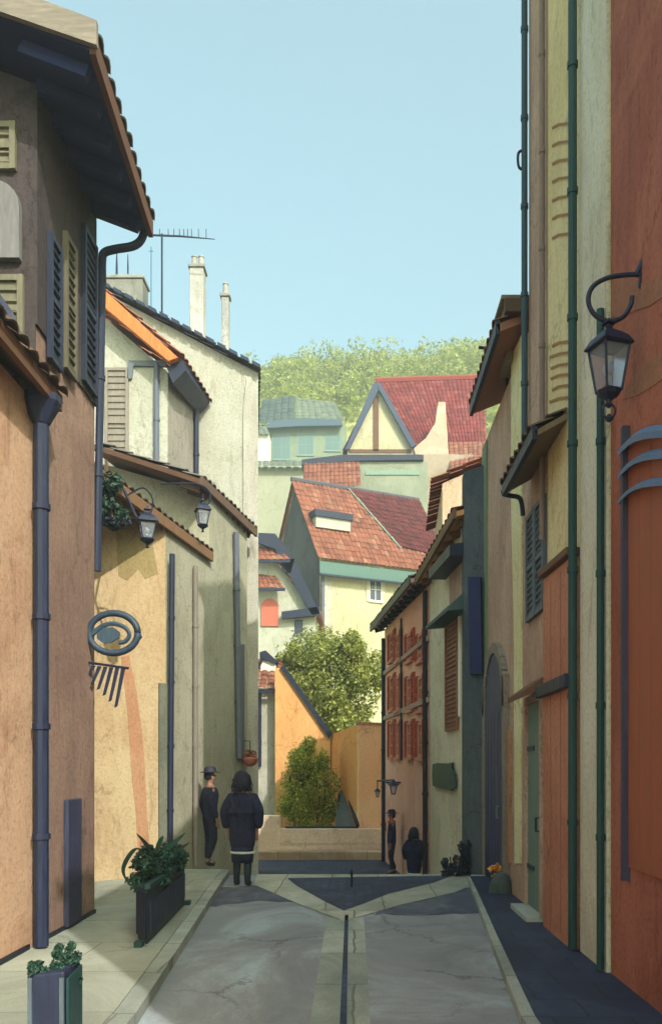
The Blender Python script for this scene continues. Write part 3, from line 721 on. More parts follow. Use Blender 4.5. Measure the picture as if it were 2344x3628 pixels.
SURR = plaster('surround_stone', C(150,134,116), C(128,114,100), C(172,154,136)); m.build('stone_arch', SURR, dr)
for e in (-1,1): part('stone_jamb', SURR, dr, lambda m: [wR4.box(m, cq+e*rr_-(.09 if e < 0 else .055), cq+e*rr_+(.055 if e < 0 else .09), .07+k*.40, .07+k*.40+.398, .001, .075) for k in range(7)])
part('planks', MATS['navy_door'], dr, lambda m: [wR4.box(m, q0+.08+(q1-q0-.16)*i/5, q0+.06+(q1-q0-.16)*(i+1)/5, .1, 2.4, .05, .062) for i in range(5)])
part('handle', ZINC, dr, lambda m: m.tube([wR4.pt(q0+.25,1.0,.05), wR4.pt(q0+.25,1.0,.10), wR4.pt(q0+.25,1.15,.10), wR4.pt(q0+.25,1.15,.05)], .014, 6))
part('step', M_CHAN, r, lambda m: wR4.box(m, q0-.1, q1+.1, -.02, .07, 0, .25), bevel=.01)

# slate pier and cream house
r = thing('house', 'warm white house with slate corner pier and a small green sign', 'house', (1.6,15,0))
wRC = WL((1.72,13.6), (1.40,16.5))
part('wall', WARMW, r, lambda m: m.body([(1.72,13.6),(1.40,16.5),(5,16.9),(5,13.22),(1.96,13.22)], -1.2, [5.55,5.45,6.6,6.6,5.6]))
part('corner_pier', plaster('slate_blue_render', C(86,96,106), C(62,72,86), C(104,116,116)), r, lambda m: m.body([(1.66,13.30),(1.66,13.58),(1.98,13.21),(1.98,13.0),(1.93,13.0)], -.05, 6.25))
part('banner', paint('navy_canvas', C(38,46,88), .8, .3), r, lambda m: m.prism([P(1091,1345,13.22),P(1120,1345,13.0),P(1124,1570,13.0),P(1096,1570,13.22)], (-.03,-.07,0)))
eave(r, (1.50,13.3,5.66), (1.12,16.6,5.32), (.994,.11), .8, T_TERRA, paint('tan_orange_soffit', C(214,152,100), .85, .2, (2,12,2)), paint('dark_tan_board', C(120,92,66), .8, .3), 2.6, .08, rafters=7, rtail=.3)
q0, q1, z0, z1 = wRC.rect(1040, 1068, 1440, 1700)
part('shutter', paint('red_brown_shutter', C(140,92,72), .7, .25), r, lambda m: shutter(m, wRC, q0, q1, z0, z1, 0, .08))
part('shutter_edge', WHITEP, r, lambda m: wRC.box(m, q0-.09, q0-.03, z0+.2, z1, 0, .03))
q0, q1, z0, z1 = wRC.rect(1034, 1092, 1392, 1440)
part('awning', paint('green_grey_awning', C(66,88,88), .7, .25), r, lambda m: m.prism([wRC.pt(q0,z0,0), wRC.pt(q0,z1,0), wRC.pt(q0,z0+.02,.34), wRC.pt(q0,z0-.03,.34)], wRC.pt(q1,0,0)-wRC.pt(q0,0,0)))
q0, q1, z0, z1 = wRC.rect(1036, 1090, 1290, 1322)
part('awning', NAVY, r, lambda m: m.prism([wRC.pt(q0,z0,0), wRC.pt(q0,z1,0), wRC.pt(q0,z1-.06,.30), wRC.pt(q0,z0,.30)], wRC.pt(q1,0,0)-wRC.pt(q0,0,0)))
part('wall_panel', plaster('dusty_pink_render', C(192,150,128), C(172,130,110), C(206,170,150)), r, lambda m: wpoly(m, wRC, [(1046,1300),(1086,1300),(1086,1400),(1046,1430)], 0, .008))
q0, q1, z0, z1 = wRC.rect(1012, 1068, 1776, 1838)
s = thing('wall_sign', 'square dark green shop sign with a ragged edge on the white wall', 'sign', wRC.pt((q0+q1)/2, (z0+z1)/2, .05))
part('board', DGREEN, s, lambda m: m.prism([wRC.pt(q0+(q1-q0)*a, z0+(z1-z0)*b, .03) for a, b in ((.03,.12),(.2,.0),(.75,.05),(.97,.1),(1.0,.5),(.98,.95),(.8,1.0),(.3,.97),(.12,1.0),(.16,.8),(.05,.6))], wRC.pt(0,0,.06)-wRC.pt(0,0,.03)))
part('mount', NAVY, s, lambda m: wRC.box(m, (q0+q1)/2-.05, (q0+q1)/2+.05, (z0+z1)/2-.05, (z0+z1)/2+.05, 0, .03))

# tan house showing above
r = thing('house', 'plain tan house rising just behind the warm white house', 'house', (2.6,18.5,0))
part('wall', plaster('light_tan_render', C(214,180,144), C(194,158,124), C(226,196,164), k=.98), r, lambda m: m.body([(1.72,17.3),(6,17.3),(6,21),(1.9,21)], -1.2, [7.4,9.2,9.2,7.4]))
m = MB(); m.tiles((1.5,17.1,7.42), (1.7,21,7.42), (6,17.1,9.35), (6,21,9.35)); m.build('roof', T_TERRA, r)

# salmon pink house with red shutters
r = thing('house', 'salmon pink house with rows of red shutters at the street end', 'house', (1.0,19.6,0))
wP = WL((1.40,16.52), (.74,22.8))
part('wall', PINKR, r, lambda m: m.body([(1.40,16.52),(.74,22.8),(4,23.2),(4,16.92)], -1.2, [5.2,5.35,6.4,6.4]))
rf = eave(r, (1.02,16.55,5.34), (.36,23.05,5.46), (.994,.105), .7, T_BROWN, paint('mauve_soffit', C(186,146,134), .85, .2), NAVY, 2.4, .08, rafters=11, rtail=.25)
for v0, v1 in ((1462,1540), (1562,1655), (1668,1765)):
    for u0, u1 in ((909,917), (924,932), (950,960), (975,986)):
        q0, q1, z0, z1 = wP.rect(u0, u1, v0+12, v1-2)
        window(r, wP, q0, q1, z0, z1, paint('pink_frame', C(196,130,108), .7, .2), glass('dark_red_pane', (.10,.03,.025,1)), 3, 2, REDWOOD, sw=(q1-q0)*.55)
for v0, v1 in ((1525,1537), (1648,1660)):
    a = wP.z_at(945, v0+4)
    part('string_course', plaster('mauve_stone', C(196,156,142), C(176,136,124), C(206,172,160)), r, lambda m: wP.box(m, .02, 6.3, a-.05, a+.05, .001, .06))
pipe(r, [wP.pt(.12,5.1,.07), wP.pt(.12,-.8,.07)], .05, paint('rough_black_pipe', C(40,34,46), .7, .5))
pipe(r, [wP.px(938,1440,.05), wP.px(938,1770,.05)], .025, NAVY)
pipe(r, [wP.pt(6.24,5.1,.05), wP.pt(6.24,-.8,.05)], .05, NAVY)
# ------------------------------------------------------------------ END OF THE STREET
r = thing('wall', 'peach and orange garden wall closing the end of the street', 'wall', (0,24.2,0))
part('wall_face', plaster('peach_wall_render', C(232,178,130), C(220,162,114), C(238,192,152), k=1.05, s=.1), r, lambda m: m.body([P(832,1900,24.0).xy[:], (.80,24.0), (.9,24.5), P(832,1900,24.0).xy[:][:1]+(24.5,)], -1.5, [2.90,2.86,2.86,2.90]))
part('wall_face', plaster('orange_wall_render', C(232,160,90), C(220,146,78), C(238,176,112), k=1.05, s=.05), r, lambda m: m.body([(.02,24.03),(-.79,26.6),(-.5,26.8),(.02,24.5)], -3.4, [2.88,2.72,2.72,2.88]))
part('coping', plaster('orange_coping', C(206,140,92)), r, lambda m: (m.prism([(-.02,23.95,2.905),(.82,23.95,2.865),(.82,23.95,2.93),(-.02,23.95,2.97)], (0,.6,0)), ))
m = MB(); m.tube([P(832,1922,23.8), P(815,1868,24.8), P(796,1826,26.2)], .055, 8); o = m.build('handrail', NAVY, loc=P(832,1922,23.8)); tag(o, 'dark sloping handrail beside the orange wall going down steps', 'railing')
m = MB(); m.prism([P(824,1924,23.96),P(780,1924,23.96),P(786,1850,25.6),P(796,1834,25.6)], (0,.12,0)); o = m.build('stair_wall', plaster('grey_green_render', C(92,104,104), C(76,88,90), C(112,120,114)), loc=P(800,1924,24)); tag(o, 'low grey green wedge of wall under the dark handrail', 'wall')
PAR = plaster('sandy_parapet_render', C(222,188,160), C(204,170,144), C(230,202,176), k=1.0)
t = thing('parapet', 'low sandy wall across the foot of the steps, below the bush', 'wall', (-1,23.95,-.8))
part('wall_face', PAR, t, lambda m: m.box(-2.9, .80, 23.75, 23.98, -1.2, .0), bevel=.02)
part('pier', PAR, t, lambda m: m.box(-2.85, -2.12, 23.70, 24.0, -1.2, .36), bevel=.02)
part('foot_step', M_TAN, t, lambda m: m.box(-2.9, .72, 23.1, 23.745, -1.2, -.58), bevel=.02)
part('joint_line', plaster('pale_joint', C(216,204,186)), t, lambda m: m.box(-2.1, .79, 23.735, 23.749, -.42, -.39))
a = P(664,1928,23.86); b = P(834,1926,23.86)
m = MB(); m.box(a.x, b.x, 23.80, 23.93, .0, .05); o = m.build('edge_rail', NAVY, loc=(a.x,23.9,0)); tag(o, 'low dark edging bar lying on top of the sandy parapet', 'edging')
m = MB(); m.prism([P(640,1555,26.5),P(655,1555,26.5),P(768,1716,26.5),P(768,1960,26.5),P(640,1960,26.5)], (0,.35,0)); o = m.build('wall', plaster('orange_slope_render', C(228,166,98), C(214,150,84), C(234,182,124), k=.95, s=.1), loc=P(655,1800,26.5))
w = thing('garden_wall', 'orange wall with a sloping top and thick navy coping below the tree', 'wall', P(655,1800,26.5))
o.parent = w; o.location = (0,0,0); o.name = 'wall_face'
part('coping', NAVY, w, lambda m: m.prism([P(652,1553,26.4),P(661,1548,26.4),P(772,1709,26.4),P(766,1719,26.4)], (0,.5,0)))

# small grey house at the left end
r = thing('house', 'narrow grey house with a small brown roof at the left end of the street', 'house', P(630,1790,27))
wF2 = WL((-3.6,27), (-2.28,27))
part('wall', PALEG, r, lambda m: m.body([(-3.6,27),(-2.28,27),(-2.5,31),(-3.6,31)], -3.4, 4.18))
m = MB(); m.tiles((-3.6,26.75,4.16), (-2.30,26.75,4.10), (-3.6,29,5.35), (-2.46,29,5.25), .25, .34); rf = m.build('roof', T_TERRA, r)
part('gutter', NAVY, rf, lambda m: m.box(-3.6, -2.30, 26.62, 26.72, 4.02, 4.10))
pipe(r, [wF2.px(605,1610,.05), wF2.px(605,1785,.05)], .05, NAVY)
part('ventilator', NAVY, rf, lambda m: (m.prism([P(604,1518,28),P(618,1514,28),P(646,1540,28),P(640,1546,28),P(604,1530,28)], (0,.5,0)), m.prism([P(604,1530,28),P(612,1536,28),P(606,1550,28)], (0,.4,0))))
part('ventilator_side', WHITEP, rf, lambda m: m.box(P(606,0,28).x, P(640,0,28).x, 28.1, 28.45, 4.6, P(0,1538,28).z))

# pale house with the navy gable
r = thing('house', 'pale house with a navy gable edge and red rounded shutter', 'house', P(660,1790,38))
wF1 = WL((-5.6,38), (P(733,0,38).x,38))
xr = P(733,0,38).x; za = P(0,1258,38).z; zr = P(0,1428,38).z; xa = P(606,0,38).x
part('wall', plaster('pale_green_white_render', C(212,210,188), C(194,194,172), C(224,222,206), k=.64), r, lambda m: m.body([(xa-(xr-xa),38),(xa,38),(xr,38),(xr,44),(xa,44),(xa-(xr-xa),44)], -2, [zr,za,zr,zr,za,zr]))
m = MB(); m.tiles((P(746,0,38).x,37.7,P(0,1440,38).z+.12), (P(746,0,38).x,44,P(0,1440,38).z+.12), (xa,37.7,za+.16), (xa,44,za+.16)); rf = m.build('roof', T_TERRA, r)
part('verge_board', NAVY, rf, lambda m: (m.prism([P(597,1240,37.6),P(640,1242,37.6),P(684,1300,37.6),P(744,1428,37.6),P(726,1432,37.6),P(660,1318,37.6),P(640,1278,37.6),P(597,1262,37.6)], (0,.25,0)), m.prism([P(655,1424,37.6),P(742,1412,37.6),P(744,1432,37.6),P(655,1440,37.6)], (0,.25,0)), m.prism([P(648,1306,37.6),P(686,1300,37.6),P(676,1334,37.6),P(660,1330,37.6)], (0,.2,0))))
for v0, v1, u1 in ((1272,1304,676), (1336,1370,664)):
    m = MB(); e = P(590,v1,37.4); e2 = P(u1,v1,37.4); a = P(590,v0,38); b = P(u1-22,v0+6,38)
    m.tiles(e, e2, a, b, .25, .3); q = m.build('porch_roof', T_TERRA, r)
    part('gutter', NAVY, q, lambda m: m.box(e.x, e2.x, 37.3, 37.38, e.z-.12, e.z))
part('shutter', paint('coral_shutter', C(186,100,82), .75, .2), r, lambda m: arch_panel(m, wF1, *wF1.rect(608,648,1394,1458), 0, .08))
q0, q1, z0, z1 = wF1.rect(686,704,1444,1476)
window(r, wF1, q0, q1, z0, z1, NAVY, PANE, 2, 2)
q0, q1, z0, z1 = wF1.rect(664,678,1330,1350)

# big house with the terracotta and dark red roof
th = math.radians(27); ax = V3(math.cos(th), math.sin(th), 0); bx = V3(-math.sin(th), math.cos(th), 0)
c0 = V3(-1.80,44,0); Lh, Wh = 7.4, 6.5; ze, zr = 12.75, 17.3
r = thing('house', 'large yellow house with a terracotta roof, dark red patch and gable end grey with shade', 'house', (-1.8,44,3))
fp = [c0, c0+ax*Lh, c0+ax*Lh+bx*Wh/2, c0+ax*Lh+bx*Wh, c0+bx*Wh, c0+bx*Wh/2]
YEL3 = plaster('butter_yellow_render', C(222,212,164), C(206,196,144), C(230,222,182), k=.64)
part('wall', YEL3, r, lambda m: m.body([tuple(p.xy) for p in fp], -1, [ze,ze,zr,ze,ze,zr]))
wM = WL(c0.xy[:], (c0+ax*Lh).xy[:]); wMg = WL(c0.xy[:], (c0+bx*Wh).xy[:])
SGREY = plaster('gable_shade_render', C(92,94,102), C(78,80,90), C(110,112,116))  # slate grey puts the gable side's shade into the colour
part('gable_wall', SGREY, r, lambda m: m.prism([c0+bx*.25+V3(0,0,-.5)-ax*.002, c0+bx*(Wh)+V3(0,0,-.5)-ax*.002, c0+bx*Wh+V3(0,0,ze)-ax*.002, c0+bx*Wh/2+V3(0,0,zr)-ax*.002, c0+V3(0,0,ze)-ax*.002+bx*.25], -ax*.03))
sl = V3(0,0,(zr-ze))+bx*Wh/2
def on_roof(s, t, o=0.0):
    n = ax.cross(sl).normalized(); return c0+V3(0,0,ze)+ax*s+sl*t+n*o
m = MB(); m.tiles(on_roof(-.35,-.10,.06), on_roof(Lh+.3,-.10,.06), on_roof(-.35,1.0,.06), on_roof(Lh+.3,1.0,.06), .26, .4); rf = m.build('roof', T_TERRA, r)
m = MB(); m.tiles(on_roof(4.9,.20,.14), on_roof(Lh+.35,.12,.14), on_roof(3.1,1.0,.14), on_roof(Lh+.35,1.0,.14), .26, .4); m.build('dark_tiles', T_MAROON, rf)
n_ = (bx*(-1)).cross(ax)
sl2 = V3(0,0,(zr-ze))-bx*Wh/2
b0 = c0+bx*Wh+V3(0,0,ze)
m = MB(); m.tiles(b0-ax*.3, b0+ax*(Lh+.3), b0-ax*.3+sl2, b0+ax*(Lh+.3)+sl2, .26, .4); m.build('back_slope', T_TERRA, rf)
part('ridge_cap', paint('slate_ridge', C(84,80,90), .8, .2), rf, lambda m: m.tube([on_roof(-.35,1.01,.1), on_roof(Lh+.3,1.01,.1)], .13, 6))
part('valley_strip', paint('lead_green', C(112,122,108), .7, .2), rf, lambda m: m.obox(on_roof(3.02,1.0,.15), on_roof(4.85,.18,.15)-on_roof(3.02,1.0,.15), ax*.16, V3(0,0,.05)))
TEALB = paint('teal_fascia', C(84,112,106), .7, .25)
part('fascia', TEALB, rf, lambda m: m.obox(on_roof(-.3,-.12,-.03)-V3(0,0,.62), ax*(Lh+.5), -bx*.08, V3(0,0,.60)))
part('gutter', NAVY, rf, lambda m: m.obox(on_roof(-.3,-.12,-.03)-bx*.05-V3(0,0,.74), ax*(Lh+.5), -bx*.12, V3(0,0,.10)))
part('corner_band', PALEG, r, lambda m: wM.box(m, -.02, .55, 2.0, ze-.5, .001, .04))
pipe(r, [wM.pt(.02,ze-.7,.09), wM.pt(.02,4,.09)], .10, paint('blue_grey_pipe', C(92,98,112), .55, .25))
# small flat dormer
d0 = on_roof(.05,.34,.38)
part('dormer', CREAM, rf, lambda m: m.obox(d0-V3(0,0,.25), ax*2.0, bx*1.6, V3(0,0,.55)))
part('dormer_roof', NAVY, rf, lambda m: m.obox(d0-ax*.1-bx*.12+V3(0,0,.302), ax*2.2, bx*1.8, V3(0,0,.34)))
q0, q1, z0, z1 = wM.rect(858,888,1318,1400)
window(r, wM, q0, q1, z0, z1, WHITEP, PANE, 3, 2, paint('pale_shutter', C(206,200,178), .7, .15), sw=.16)

# block behind it with an orange roof on the left half
r = thing('house', 'low block behind, half orange roof and half pale green wall', 'house', P(845,1500,53))
x0, x1, xm = P(707,0,53).x, P(995,0,53).x, P(838,0,53).x; zt = P(0,1075,53).z
part('wall', plaster('pale_green_render', C(172,180,152), C(150,164,140), C(188,194,170), k=.62), r, lambda m: m.body([(x0,53),(x1,53),(x1,56),(x0,56)], 9, zt))
m = MB(); m.tiles(P(704,1140,51.5), P(840,1132,51.5), P(707,1074,53), P(836,1072,53), .28, .4); rf = m.build('roof', T_TERRA, r)
part('eave_board', NAVY, rf, lambda m: m.prism([P(702,1070,52.8),P(800,1058,52.8),P(985,1058,52.8),P(985,1070,52.8),P(840,1072,52.8),P(702,1082,52.8)], (0,3.4,0)))
wB = WL((x0,53), (x1,53))
for v0, v1 in ((1096,1106),):
    q0, q1, z0, z1 = wB.rect(850,975,v0,v1); part('band', paint('teal_band', C(124,148,134), .7, .2), r, lambda m: wB.box(m, q0, q1, z0, z1, 0, .06))

# half timbered house with the big red roof
r = thing('house', 'half timbered house with a pointed yellow gable and big dark red roof', 'house', P(885,1300,56))
gy = 56.0
gl, gr_, ap = P(808,1038,gy), P(962,1036,gy), P(876,900,gy)
part('wall', YEL3, r, lambda m: m.prism([(gl.x,gy,12), (gr_.x,gy,12), gr_, ap, gl], (0,6,0)))
part('main_wall', plaster('tan_stone_render', C(200,172,146), C(180,152,126), C(214,192,168), k=.62), r, lambda m: m.body([(gr_.x+.02,56.4),(P(1128,0,56.4).x,56.4),(P(1128,0,56.4).x,62),(gr_.x+.02,62)], 12, P(0,1036,56.4).z))
zR = P(0,890,60).z; zE = P(0,1045,56).z
m = MB(); m.tiles((P(955,0,56).x,55.8,zE), (P(1130,0,56).x,55.8,zE+.2), (ap.x,60,zR), (P(1128,0,60).x,60,zR+.25), .30, .45, .06); rf = m.build('roof', T_DRED, r)
m = MB(); m.tiles((P(955,0,56).x,64,zE), (P(1130,0,56).x,64,zE), (ap.x,60,zR), (P(1128,0,60).x,60,zR+.25), .30, .45, .06); m.build('back_slope', T_DRED, rf)
for sgn, foot in ((-1, gl), (1, gr_)):
    m = MB(); m.tiles(foot+V3(sgn*.25,-.3,-.35), foot+V3(sgn*.25,4,-.35), ap+V3(0,-.3,.12), ap+V3(0,4,.12), .3, .4); m.build('gable_slope', T_DRED, rf)
part('bargeboard', paint('slate_blue_barge', C(62,72,96), .7, .25), r, lambda m: (m.prism([P(803,1046,55.6),P(812,1046,55.6),P(880,908,55.6),P(876,890,55.6),P(868,893,55.6)], (0,.2,0)), m.prism([P(876,890,55.59),P(880,904,55.59),P(958,1042,55.59),P(968,1036,55.59),P(884,890,55.59)], (0,.19,0))))
part('timber', BROWNWOOD, r, lambda m: (m.prism([P(868,1050,55.95),P(881,1050,55.95),P(881,922,55.95),P(868,922,55.95)], (0,.1,0)), m.prism([P(812,1054,55.95),P(956,1054,55.95),P(956,1046,55.95),P(812,1046,55.95)], (0,.08,0))))
part('ridge_cap', paint('red_ridge', C(140,58,46), .85, .25), rf, lambda m: m.tube([(ap.x,60,zR+.1), (P(1128,0,60).x,60,zR+.35)], .22, 6))
cx0, cx1 = P(1018,0,55).x, P(1036,0,55).x
part('chimney', plaster('tan_chimney', C(214,184,156), C(194,164,136), C(226,204,182)), rf, lambda m: m.prism([P(962,1044,54.6),P(990,1020,54.6),P(1012,985,54.6),P(1019,935,54.6),P(1036,935,54.6),P(1042,1040,54.6),P(1056,1180,54.6),P(1000,1180,54.6),P(984,1110,54.6)], (0,.9,0)), bevel=.03)
m = MB(); m.tiles(P(1052,1168,51), P(1130,1120,51), P(1042,1030,55.7), P(1132,1030,55.7), .3, .45, .06); m.build('lower_roof', T_TERRA, rf)
part('lower_wall', MATS['tan_stone_render'], r, lambda m: m.body([(P(985,0,54).x,54),(P(1050,0,54).x,54),(P(1130,0,54).x,54.2),(P(1130,0,54).x,56.3),(P(985,0,54).x,56.3)], 12, P(0,1060,54.2).z))

# distant teal houses
r = thing('house', 'hazy teal house with three dark windows far down the hillside', 'house', P(700,1200,75))
TEAL = plaster('teal_far_render', C(150,164,142), C(132,152,134), C(166,178,156), patch=.2, k=.7, s=.0)
wT = WL((P(598,0,75).x,75), (P(806,0,75).x,75))
part('wall', TEAL, r, lambda m: m.body([(P(598,0,75).x,75),(P(806,0,75).x,75),(P(806,0,75).x,80),(P(598,0,75).x,80)], 16, P(0,990,75).z))
DT = tile('teal_slate_tile', C(92,116,112), C(80,104,102), C(106,126,120)); LT = tile('pale_teal_tile', C(140,156,132), C(126,146,126), C(154,166,144))
m = MB(); m.tiles(P(600,988,74.5), P(684,984,74.5), P(610,932,79), P(684,922,79), .6, .8, .08); rf = m.build('roof', DT, r)
m = MB(); m.tiles(P(686,984,74.5), P(802,980,74.5), P(686,926,79), P(780,938,79), .6, .8, .08); m.build('pale_roof', LT, rf)
part('eave_board', paint('blue_slate_board', C(72,92,108), .7, .25), rf, lambda m: m.prism([P(604,996,74.3),P(640,980,74.3),P(700,974,74.3),P(796,976,74.3),P(796,990,74.3),P(690,992,74.3),P(625,996,74.3)], (0,.3,0)))
for u0, u1, v0, v1 in ((634,676,1012,1070), (692,730,1010,1060), (756,792,1012,1050)):
    q0, q1, z0, z1 = wT.rect(u0, u1, v0, v1)
    window(r, wT, q0, q1, z0, z1, paint('teal_frame', C(120,148,140), .7, .15), glass('teal_pane', (.10,.17,.17,1), .3), 2, 2)
r = thing('house', 'pale cream house low on the hillside below the teal house', 'house', P(640,1400,66))
part('wall', plaster('pale_far_render', C(206,206,172), C(186,190,156), C(218,218,192), patch=.2, k=.62), r, lambda m: m.body([(P(560,0,66).x,66),(P(712,0,66).x,66),(P(712,0,66).x,71),(P(560,0,66).x,71)], 10, [P(0,1085,66).z]*4))
m = MB(); m.tiles(P(556,1090,65.5), P(716,1090,65.5), P(560,1074,70), P(712,1074,70), .6, .8, .08); m.build('roof', LT, r)
r = thing('house', 'tiny white house edge beside the teal house, at the far left', 'house', P(612,1040,72.5))
part('wall', WHITEP, r, lambda m: m.box(P(590,0,72.5).x, P(626,0,72.5).x, 72.5, 74.2, 18, P(0,1010,72.5).z), bevel=.03)
m = MB(); m.tiles(P(588,1012,72.2), P(628,1012,72.2), P(590,992,74), P(620,994,74), .5, .6, .06); m.build('roof', LT, r)

# ------------------------------------------------------------------ TREES AND PLANTS
FOL = leafmat('tree_leaves', C(96,104,44), C(146,152,74), C(186,190,112), .45)
FOLY = leafmat('bush_leaves', C(110,118,34), C(164,170,60), C(204,210,116), .5)
FOLD = leafmat('dark_leaves', C(22,52,50), C(34,72,64), C(52,90,72), .15)
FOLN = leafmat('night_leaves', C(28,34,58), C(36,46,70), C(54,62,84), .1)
FOLH = leafmat('hill_leaves', C(146,158,80), C(172,180,96), C(194,198,114), .55)
BARK = paint('bark', C(92,76,58), .95, .35, (6,6,1.5))
def tree(name, label, base, crown_c, rad, n, size, mat, clumps, seed, cat='tree', extra=()):
    t = thing(name, label, cat, base)
    m = MB(); base = Vector(base); cc = Vector(crown_c)
    rnd = random.Random(seed)
    mid = base.lerp(cc, .5)+V3(.1,0,0)
    m.tube(curve([base-V3(0,0,.3), mid, cc+V3(0,0,rad[2]*.4)]), [.20-.012*i for i in range(13)], 8)
    for k in range(7):
        d = V3(rnd.uniform(-1,1)*rad[0], rnd.uniform(-1,1)*rad[1], rnd.uniform(-.3,.8)*rad[2])*.75
        s = base.lerp(cc, .7+.04*k); m.tube(curve([s, s+d*.5+V3(0,0,.15), s+d], 4), [.07,.065,.06,.055,.05,.04,.03,.025,.02], 6)
    m.build('trunk', BARK, t, smooth=True)
    m = MB(); m.leaves(cc, rad, n, size, clumps=clumps, seed=seed)
    for c, r2, n2 in extra: m.leaves(c, r2, n2, size, clumps=max(5, clumps//3), seed=seed+5)
    m.build('crown', mat, t)
    return t
tc = P(765,1600,29.5)
tree('tree', 'big olive green leafy tree filling the gap below the yellow house', (tc.x,29.5,-3.2), tc, (1.45,1.5,1.75), 14000, .11, FOL, 40, 11,
     extra=((P(705,1560,29.2),(.75,.9,1.1),4200), (P(838,1540,29.2),(.85,.9,1.2),5000), (P(800,1660,29),(.95,.9,.9),4200)))
hc = P(716,1835,25.2)
t = thing('bush', 'yellow green bush in front of the orange wall, at the terrace end', 'bush', (hc.x,25.2,-1))
m = MB(); m.leaves(hc+V3(.03,0,0), (.80,.5,1.25), 7000, .075, clumps=34, seed=21, hollow=.1); m.leaves(P(706,1765,25.3), (.62,.45,.6), 3000, .075, clumps=12, seed=22, hollow=.1); m.leaves(P(740,1885,25.2), (.62,.4,.6), 2600, .075, clumps=12, seed=23, hollow=.1); m.leaves(P(690,1890,25.2), (.5,.4,.6), 2200, .075, clumps=10, seed=24, hollow=.1); m.build('leaves', FOLY, t)
m = MB()
for k in range(7): m.tube(curve([V3(hc.x+.05*k-.15,25.2,-1.2), V3(hc.x+.16*(k-3),25.2+.05*(k%3),.6), V3(hc.x+.17*(k-3),25.25,1.5)], 4), .025, 6)
m.build('stems', BARK, t, smooth=True)

# wooded hill: one mass of crowns
m = MB(); rnd = random.Random(5)
for k in range(300):
    y = rnd.uniform(84, 116); x = rnd.uniform(-24, 32)
    zb = terrain_z(x, y); rr = rnd.uniform(1.6, 3.2)
    m.leaves((x, y, zb+rr*.6), (rr*1.1, rr*1.1, rr*.8), 420, .38, clumps=9, seed=100+k, hollow=.2)
o = m.build('far_wood', FOLH); o['kind'] = 'stuff'; tag(o, 'yellow green wood covering the hill behind the town', 'wood')

# ivy like dark green climber by the first lamp
vc = P(262,1165,10.0)
t = thing('climbing_plant', 'dark green climber hanging under the brown eave of the yellow house', 'plant', vc)
m = MB(); m.leaves(vc+V3(.02,0,.02), (.17,.2,.22), 900, .055, clumps=12, seed=31); m.leaves(vc+V3(-.06,0,-.14), (.12,.14,.14), 400, .05, clumps=6, seed=32); m.build('leaves', FOLD, t)
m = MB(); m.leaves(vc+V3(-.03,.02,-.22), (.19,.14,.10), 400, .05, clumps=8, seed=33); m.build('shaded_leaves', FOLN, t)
m = MB(); m.tube(curve([vc+V3(-.1,.1,.5), vc+V3(-.05,0,.1), vc+V3(0,0,-.2)]), .015, 6); m.build('stem', BARK, t)

# long planter with a green plant
t = thing('planter', 'long dark green planter box with a leafy plant on the left pavement', 'planter', (-1.95,8.6,KZ))
N_, R_, L_ = (-1.84,7.55), (-1.95,9.75), (-1.985,7.80)
pl = [N_, R_, (-2.16,9.85), L_]
m = MB(); m.body(pl, KZ, [.60,.58,.58,.60]); bx_ = m.build('box', paint('planter_green', C(34,56,60), .6, .35), t, bevel=.015)
wN = WL(N_, R_); m = MB()
wN.box(m, .10, 2.10, KZ+.10, .48, .001, .02); m.build('panel', paint('planter_navy', C(34,40,68), .6, .35), bx_)
m = MB(); wN.box(m, .0, 2.2, .585, .64, -.03, .03); m.build('rim', DGREEN, bx_, bevel=.01)
m = MB(); m.prism([V3(*L_,KZ+.06), V3(*N_,KZ+.06), V3(*N_,.54), V3(*L_,.54)], V3(-.012,-.02,0)); m.build('end_panel', NAVY, bx_)
for f_ in ((-1.93,-1.86,7.44,7.54),(-2.0,-1.9,9.76,9.86)): part('foot', DGREEN, bx_, lambda m: m.box(*f_, KZ, KZ+.05))
m = MB(); m.leaves((-1.98,8.3,.70), (.16,.45,.18), 3600, .042, clumps=22, seed=41); m.leaves((-1.99,9.2,.68), (.13,.40,.14), 2200, .042, clumps=16, seed=42)
m.build('plant', FOLD, t)
m = MB()
def blade(m, pts, w):
    pts = curve(pts, 5); n = len(pts); vs = []
    for i, p in enumerate(pts):
        q = w*math.sin(PI*min(1, .12+.88*i/(n-1)))*.5+.002; vs += [p+V3(-q,q*.4,0), p+V3(0,0,q*.3), p+V3(q,-q*.4,0)]
    m.add(vs, [(3*i+a, 3*i+a+1, 3*i+a+4, 3*i+a+3) for i in range(n-1) for a in (0,1)])
blade(m, [P(338,1990,8), P(318,1975,8), P(296,2000,8), P(287,2030,8), P(302,2062,8)], .05)
blade(m, [P(352,1985,8), P(338,1962,8), P(318,1940,8)], .05)
blade(m, [P(372,1990,8.6), P(398,1968,8.6), P(432,1938,8.6)], .08)
blade(m, [P(360,1995,8.2), P(372,1960,8.2), P(380,1945,8.2)], .05)
blade(m, [P(402,1990,8.9), P(420,1975,8.9), P(440,1962,8.9)], .06)
m.build('long_leaves', FOLD, t)

